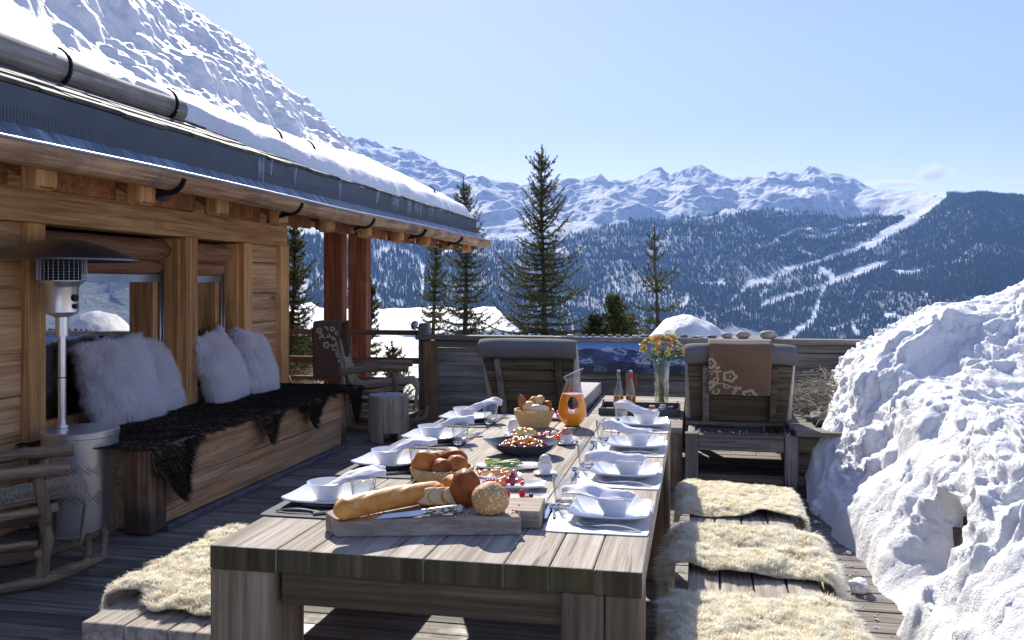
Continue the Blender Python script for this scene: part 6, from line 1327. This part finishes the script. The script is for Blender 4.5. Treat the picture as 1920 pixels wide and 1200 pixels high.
# pancake plate
p = pz(968, 952, TZ+.01); pc = (p[0]-.02, p[1]+.075, TZ+.001); plate('plate', 'rectangular white plate with pancakes and berries behind the seeded loaf', pc, .105, .070, .020, R(3), 10, 'serving plates on the dining table')
for (dx, dy, z, r, lab) in ((.0, .005, .020, .043, 'thick golden pancake at the left of the pancake plate'), (.052, .015, .018, .036, 'small pancake at the right of the pancake plate')):
    mb = MB(); mb.lathe([(0, 0), (r*.95, 0), (r, .004), (r*.96, .009), (0, .010)], 36, (pc[0]+dx, pc[1]+dy, pc[2]+z-.008)); tag(mb.build('pancake', M['pank'], sm=True, ang=60), lab, 'pancake', 'pancakes on the rectangular plate')
def berry(nm, lab, c, r, mat, bumpy=True):
    mb = MB(); 
    if bumpy:
        for q in range(46):
            ph_ = math.acos(1-2*(q+.5)/46); th = q*2.399963; mb.blob((c[0]+r*.72*math.sin(ph_)*math.cos(th), c[1]+r*.72*math.sin(ph_)*math.sin(th), c[2]+r*.95*math.cos(ph_)), r*.30, 0, 1, 8, 6)
    else: mb.blob(c, r, .02, 2, 18, 12)
    tag(mb.build(nm, M[mat], sm=True), lab, nm)
berry('raspberry', 'upright red raspberry leaning on the seeded loaf', (pc[0]-.02, pc[1]-.035, pc[2]+.038), .013, 'rasp'); berry('raspberry', 'red raspberry on the far pancake', (pc[0]+.018, pc[1]+.03, pc[2]+.030), .011, 'rasp'); berry('raspberry', 'red raspberry at the front right of the pancake plate', (pc[0]+.045, pc[1]-.035, pc[2]+.022), .013, 'rasp')
berry('blueberry', 'blueberry at the front edge of the pancake plate', (pc[0]+.015, pc[1]-.042, pc[2]+.018), .0075, 'bluebb', False); berry('blueberry', 'blueberry sitting on the small pancake', (pc[0]+.052, pc[1]+.005, pc[2]+.029), .008, 'bluebb', False)
# fruit platter
p = pz(1010, 832, TZ); pc = (p[0]-.005, p[1]+.075, TZ+.001); plate('plate', 'long white platter of cut fruit and cheese below the deep basket', pc, .165, .072, .014, R(-2), 5, 'serving plates on the dining table')
K1 = [('fruit_piece', 'yel', .020, (1, .7, .9), 'yellow melon chunk'), ('fruit_piece', 'orf', .017, (1, .8, .8), 'orange fruit chunk'), ('cheese_piece', 'wht', .016, (1, .8, .7), 'white cheese piece')]
K2 = [('fruit_piece', 'tom', .015, (1, .8, .8), 'red fruit chunk'), ('fruit_berry', 'tom', .010, (1, 1, 1), 'small red berry'), ('cheese_piece', 'wht', .014, (1, .7, .7), 'white cheese piece'), ('leaf', 'lime', .012, (1, .8, .3), 'pale green leaf'), ('fruit_piece', 'orf', .012, (1, .8, .8), 'orange fruit chunk')]
pieces(26, K1, (pc[0]-.07, pc[1]), .065, .042, pc[2]+.012, .026, 'at the left of the fruit platter', 'fruit platter left'); pieces(44, K2, (pc[0]+.06, pc[1]), .085, .045, pc[2]+.012, .020, 'at the right of the fruit platter', 'fruit platter right')
pieces(10, [('fruit_berry', 'rasp', .012, (1, 1, 1), 'red berry')], P4, .05, .05, TZ+.016, .012, 'on the plate between basket and carafe', 'berries')
# ------------------------------------------------------------------ juice carafe with a hole through its belly
p = pz(1071, 803, TZ); cx_, cy_ = p[0], p[1]+.04; vd = math.atan2(-cx_, cy_)
def boolean_cut(mb_body, cutter_mb):
    a = mb_body.build('tmp_a', M['glass']); b = cutter_mb.build('tmp_b', M['glass']); m_ = a.modifiers.new('b', 'BOOLEAN'); m_.operation = 'DIFFERENCE'; m_.solver = 'EXACT'; m_.object = b
    bpy.context.view_layer.update(); dg = bpy.context.evaluated_depsgraph_get(); me = bpy.data.meshes.new_from_object(a.evaluated_get(dg)); me.transform(a.matrix_world)
    for o_ in (a, b): bpy.data.objects.remove(o_)
    return me
def cutter(sx, sz):
    c = MB(); a = np.linspace(0, 2*PI, 40, endpoint=False); V = []
    for t, fl_ in ((-.16, 1.5), (-.06, 1.25), (-.03, 1.03), (0, 1), (.03, 1.03), (.06, 1.25), (.16, 1.5)):
        for q in a: x, z = sx*fl_*math.cos(q), .118+sz*fl_*math.sin(q); V.append((cx_+x*math.cos(vd)-t*math.sin(vd), cy_+x*math.sin(vd)+t*math.cos(vd), TZ+z))
    n = 40; F = [(i*n+j, i*n+(j+1) % n, (i+1)*n+(j+1) % n, (i+1)*n+j)[::-1] for i in range(6) for j in range(n)]+[tuple(range(n)), tuple(range(6*n, 7*n))[::-1]]; c.add(V, F); return c
prof = [(.034, .004), (.036, .006), (.056, .03), (.0705, .058), (.0735, .078), (.071, .105), (.062, .14), (.0515, .168), (.041, .195), (.0345, .218), (.034, .235)]
jb = MB(); jb.lathe([(0, .0065)]+[(r-.002, z+(.002 if z < .01 else 0)) for r, z in prof[:7]]+[(.0505, .1665), (0, .168)], 64, (cx_, cy_, TZ))
cf = thing('carafe', 'pear shaped glass carafe of orange juice with a hole through its belly', 'carafe', (cx_, cy_, TZ+.001))
k = NT('orange_juice'); c = k.coord(rnd=False); k.bsdf(col=k.ramp(k.noise(c, 9, 3), [(.3, (.94, .29, .002)), (.7, (.98, .36, .004))]), rough=.12, spec=.4, coat=1.0, sss=.25, sssr=(1, .5, .1), ssss=.02)
def add_mesh(me, name, mat, parent):
    me.materials.clear(); me.materials.append(mat); me.transform(Matrix.Translation(-Vector(root_loc(parent)))); o = bpy.data.objects.new(name, me); COL.objects.link(o); o.parent = parent; me.shade_smooth(); me.set_sharp_from_angle(angle=R(38)); return o
add_mesh(boolean_cut(jb, cutter(.0235, .033)), 'juice', k.m, cf)
mb = MB(); n = 48; a = np.linspace(0, 2*PI, n, endpoint=False); V = []
for (r, z, sl_k) in ((.0505, .170, 0), (.041, .195, 0), (.0345, .218, .0), (.034, .235, .15), (.039, .252, .5), (.046, .268, 1.0)):
    for q in a: V.append((cx_+(r+sl_k*.010*max(0, math.cos(q)))*math.cos(q), cy_+r*math.sin(q), TZ+z+sl_k*.024*(math.cos(q))))
F = [(i*n+j, i*n+(j+1) % n, (i+1)*n+(j+1) % n, (i+1)*n+j) for i in range(5) for j in range(n)]; mb.add(V, F); mb.build('glass_neck', M['glass'], cf, sm=True)
mb = MB(); mb.tube([V[5*n+j] for j in list(range(n))+[0]], .0016, 6, cap=False); mb.build('glass_lip', M['gbase'], cf, sm=True)
mb = MB(); mb.lathe([(0, .001), (.040, .001), (.041, .004), (.036, .0075), (0, .0075)], 40, (cx_, cy_, TZ)); mb.build('glass_foot', M['gbase'], cf, sm=True, ang=50)
# ================================================================== on the low table: tray, bottles, jars, vase
tz = LZ+.002; tx0, tx1, ty0, ty1 = -.745, -.13, 7.03, 7.44
tr = thing('tray', 'dark grey serving tray with ring handles on the low table', 'tray', ((tx0+tx1)/2, (ty0+ty1)/2, tz)); mt = plain('dark_tray', (.07, .07, .072), .5)
mb = MB(); mb.box(((tx0+tx1)/2, (ty0+ty1)/2, tz+.006), (tx1-tx0-.02, ty1-ty0-.02, .010)); mb.build('tray_base', mt, tr)
mb = MB()
for (c_, s_) in ((((tx0+tx1)/2, ty0, tz+.027), (tx1-tx0, .012, .054)), (((tx0+tx1)/2, ty1, tz+.027), (tx1-tx0, .012, .054)), ((tx0, (ty0+ty1)/2, tz+.027), (.012, ty1-ty0-.013, .054)), ((tx1, (ty0+ty1)/2, tz+.027), (.012, ty1-ty0-.013, .054))): mb.box(c_, s_)
mb.build('tray_rim', mt, tr, bevel=.002)
for x in (tx0+.012, tx1-.012):
    mb = MB(); mb.tube([(x, (ty0+ty1)/2+.055*math.cos(t), tz+.05+.045*math.sin(t)) for t in np.linspace(0, PI, 14)], .004, 8); mb.build('handle', M['black'], tr, sm=True)
def bottle(label, x, y, liquid, band):
    b = thing('bottle', label, 'bottle', (x, y, tz+.012), 'clear syrup bottles on the tray'); c = (x, y, tz+.012)
    mb = MB(); mb.lathe([(0, 0), (.036, 0), (.039, .004), (.039, .125), (.034, .165), (.022, .215), (.0145, .245), (.013, .262), (.013, .30), (.0152, .302), (.0152, .310), (.013, .312)], 36, c); mb.build('glass_body', M['glass'], b, sm=True, ang=60)
    mb = MB(); mb.lathe([(0, .004), (.0365, .004), (.0372, .008), (.0372, .122), (0, .1225)], 32, c); k = NT('amber_syrup'); k.bsdf(col=(.62, .28, .03) if liquid else (.50, .20, .02), rough=.05, trans=.55, coat=.5, ior=1.35); mb.build('syrup', k.m, b, sm=True, ang=50)
    mb = MB(); mb.lathe([(0, .313), (.0135, .313), (.0135, .325), (0, .326)], 24, c); mb.build('stopper', M['zinc'], b, sm=True, ang=50)
    if band: mb = MB(); mb.lathe([(.0140, .262), (.0142, .30)], 24, c); mb.build('red_seal', plain('red_foil', (.65, .02, .03), .35), b, sm=True)
p = pz(1158, 776, tz); bottle('clear bottle of amber syrup with a plain neck on the tray', p[0], p[1]+.10, 1, False)
p = pz(1181, 777, tz); bottle('clear bottle of amber syrup with a red seal on its neck', p[0], p[1]+.10, 0, True)
for i, (x, y, mt_, lab) in enumerate(((-.34, 7.20, 'orf', 'jar of orange marmalade on the tray right of the bottles'), (-.265, 7.13, 'pur', 'small jar of dark jam at the front of the tray below the vase'), (-.20, 7.19, 'bluebb', 'jar of dark berry jam at the right end of the tray'), (-.26, 7.28, 'yel', 'small jar of honey behind the jam jars on the tray'))):
    j = thing('jam_jar', lab, 'jar', (x, y, tz+.012), 'jam jars on the tray'); mb = MB(); mb.lathe([(0, 0), (.024, 0), (.027, .004), (.027, .03), (.024, .036), (0, .036)], 28, (x, y, tz+.012)); mb.build('jar_body', M[mt_], j, sm=True, ang=50); mb = MB(); mb.lathe([(.0, .037), (.0255, .037), (.0255, .046), (0, .047)], 28, (x, y, tz+.012)); mb.build('lid', M['white'] if i % 2 else M['zinc'], j, sm=True, ang=50)
# vase of flowers
p = pz(1240, 762, LZ); vx, vy = p[0], p[1]+.05
vs_ = thing('vase', 'tall clear glass vase half full of water on the low table', 'vase', (vx, vy, LZ)); c = (vx, vy, LZ)
mb = MB(); mb.lathe([(.052, .004), (.0545, .008), (.071, .372), (.069, .374), (.067, .372), (.051, .014)], 44, c); mb.build('glass_wall', M['glass'], vs_, sm=True); mb = MB(); mb.lathe([(0, .001), (.052, .001), (.0535, .006), (.050, .014), (0, .013)], 40, c); mb.build('glass_base', M['gbase'], vs_, sm=True, ang=50)
k = NT('vase_water'); tr_ = k.n('ShaderNodeBsdfTransparent', {'Color': (.86, .90, .80)}); gl_ = k.n('ShaderNodeBsdfGlossy', {'Roughness': .03}); mx_ = k.n('ShaderNodeMixShader', {0: .07, 1: tr_.outputs[0], 2: gl_.outputs[0]}); k.link(mx_.outputs[0], k.out.inputs[0])
mb = MB(); mb.lathe([(0, .016), (.050, .016), (.0605, .235), (0, .2355)], 40, c); mb.build('water', k.m, vs_, sm=True, ang=50)
bq = thing('bouquet', 'bouquet of orange, yellow and pink alstroemeria with green leaves standing in the vase', 'flower bouquet', (vx, vy, LZ+.02)); rg = random.Random(11)
M['stem'] = plain('flower_stem', (.13, .22, .05), .5, var=.3); M['pet1'] = fm_('yellow_petal', (.85, .68, .12), .5, .3); M['pet2'] = fm_('orange_petal', (.88, .33, .04), .5, .3); M['pet3'] = fm_('salmon_petal', (.80, .36, .24), .5, .3)
heads = []
for i in range(44):
    an = rg.uniform(0, 2*PI); q = math.sqrt(rg.random()); hx, hy, hz = q*.185*math.cos(an), q*.13*math.sin(an), .44+.13*(1-q*q)+rg.uniform(-.045, .05); bx_, by_ = -.032*math.cos(an)*rg.random(), -.032*math.sin(an)*rg.random()
    nk = np.array([.05*q*math.cos(an), .05*q*math.sin(an), .36]); pts = [np.array([bx_, by_, .022]), (np.array([bx_, by_, .02])+nk)/2, nk, (nk+[hx, hy, hz])/2+[0, 0, .012], np.array([hx, hy, hz])]; pts = [q_+np.array(c) for q_ in pts]
    if i < 24: mb = MB(); mb.tube(pts, [.0028, .0028, .0026, .0022, .0018], 6); mb.build('stem', M['stem'], bq, sm=True)
    heads.append(np.array([hx, hy, hz])+np.array(c))
def petal(mb, o, d, up, l, w_):
    sd_ = np.cross(d, up); sd_ /= np.linalg.norm(sd_); s, v = np.meshgrid(np.linspace(0, 1, 6), np.linspace(-1, 1, 5), indexing='ij')
    G = o+d*(l*s)[..., None]+sd_*(w_*v*np.sin(np.clip(s*.85+.12, 0, 1)*PI)**.7)[..., None]+up*((.35*l*s*s*-1)+.25*w_*v*v)[..., None]; mb.grid(G)
for i, h in enumerate(heads):
    mb = MB(); out = h-np.array(c)-[0, 0, .36]; out /= np.linalg.norm(out); rx = np.cross(out, [0, 0, 1.]); rx /= np.linalg.norm(rx)+1e-6; ry = np.cross(rx, out)
    for j in range(6):
        a = j*PI/3+i; d = out*.75+(rx*math.cos(a)+ry*math.sin(a))*.66; d /= np.linalg.norm(d); petal(mb, h, d, out, rg.uniform(.038, .054), .016)
    mt_ = M[['pet1', 'pet1', 'pet2', 'pet3', 'pet1', 'pet2'][i % 6]]; o = mb.build('flower', mt_, bq, sm=True)
mb = MB()
for i in range(230):
    an = rg.uniform(0, 2*PI); q = math.sqrt(rg.random()); tall = i > 205; o_ = np.array([(.06+.13*q)*math.cos(an), (.05+.09*q)*math.sin(an), .36+rg.random()*.17])+np.array(c)
    if tall: o_ = np.array([.07+rg.uniform(-.05, .09), rg.uniform(-.04, .04), .54+rg.random()*.10])+np.array(c)
    d = np.array([math.cos(an)*.8, math.sin(an)*.8, rg.uniform(-.3, .9)]); d /= np.linalg.norm(d); petal(mb, o_, d, np.array([0, 0, 1.]), rg.uniform(.03, .055), .008)
for i in range(5): mb.tube([np.array(c)+[.02*i-.03, 0, .34], np.array(c)+[.03*i, .01, .48], np.array(c)+[.035*i+.02, 0, .60]], .0015, 5)
k = needle_mat('bouquet_leaf', (.04, .09, .02), (.10, .19, .04), (.26, .38, .10)); mb.build('foliage', k, bq)
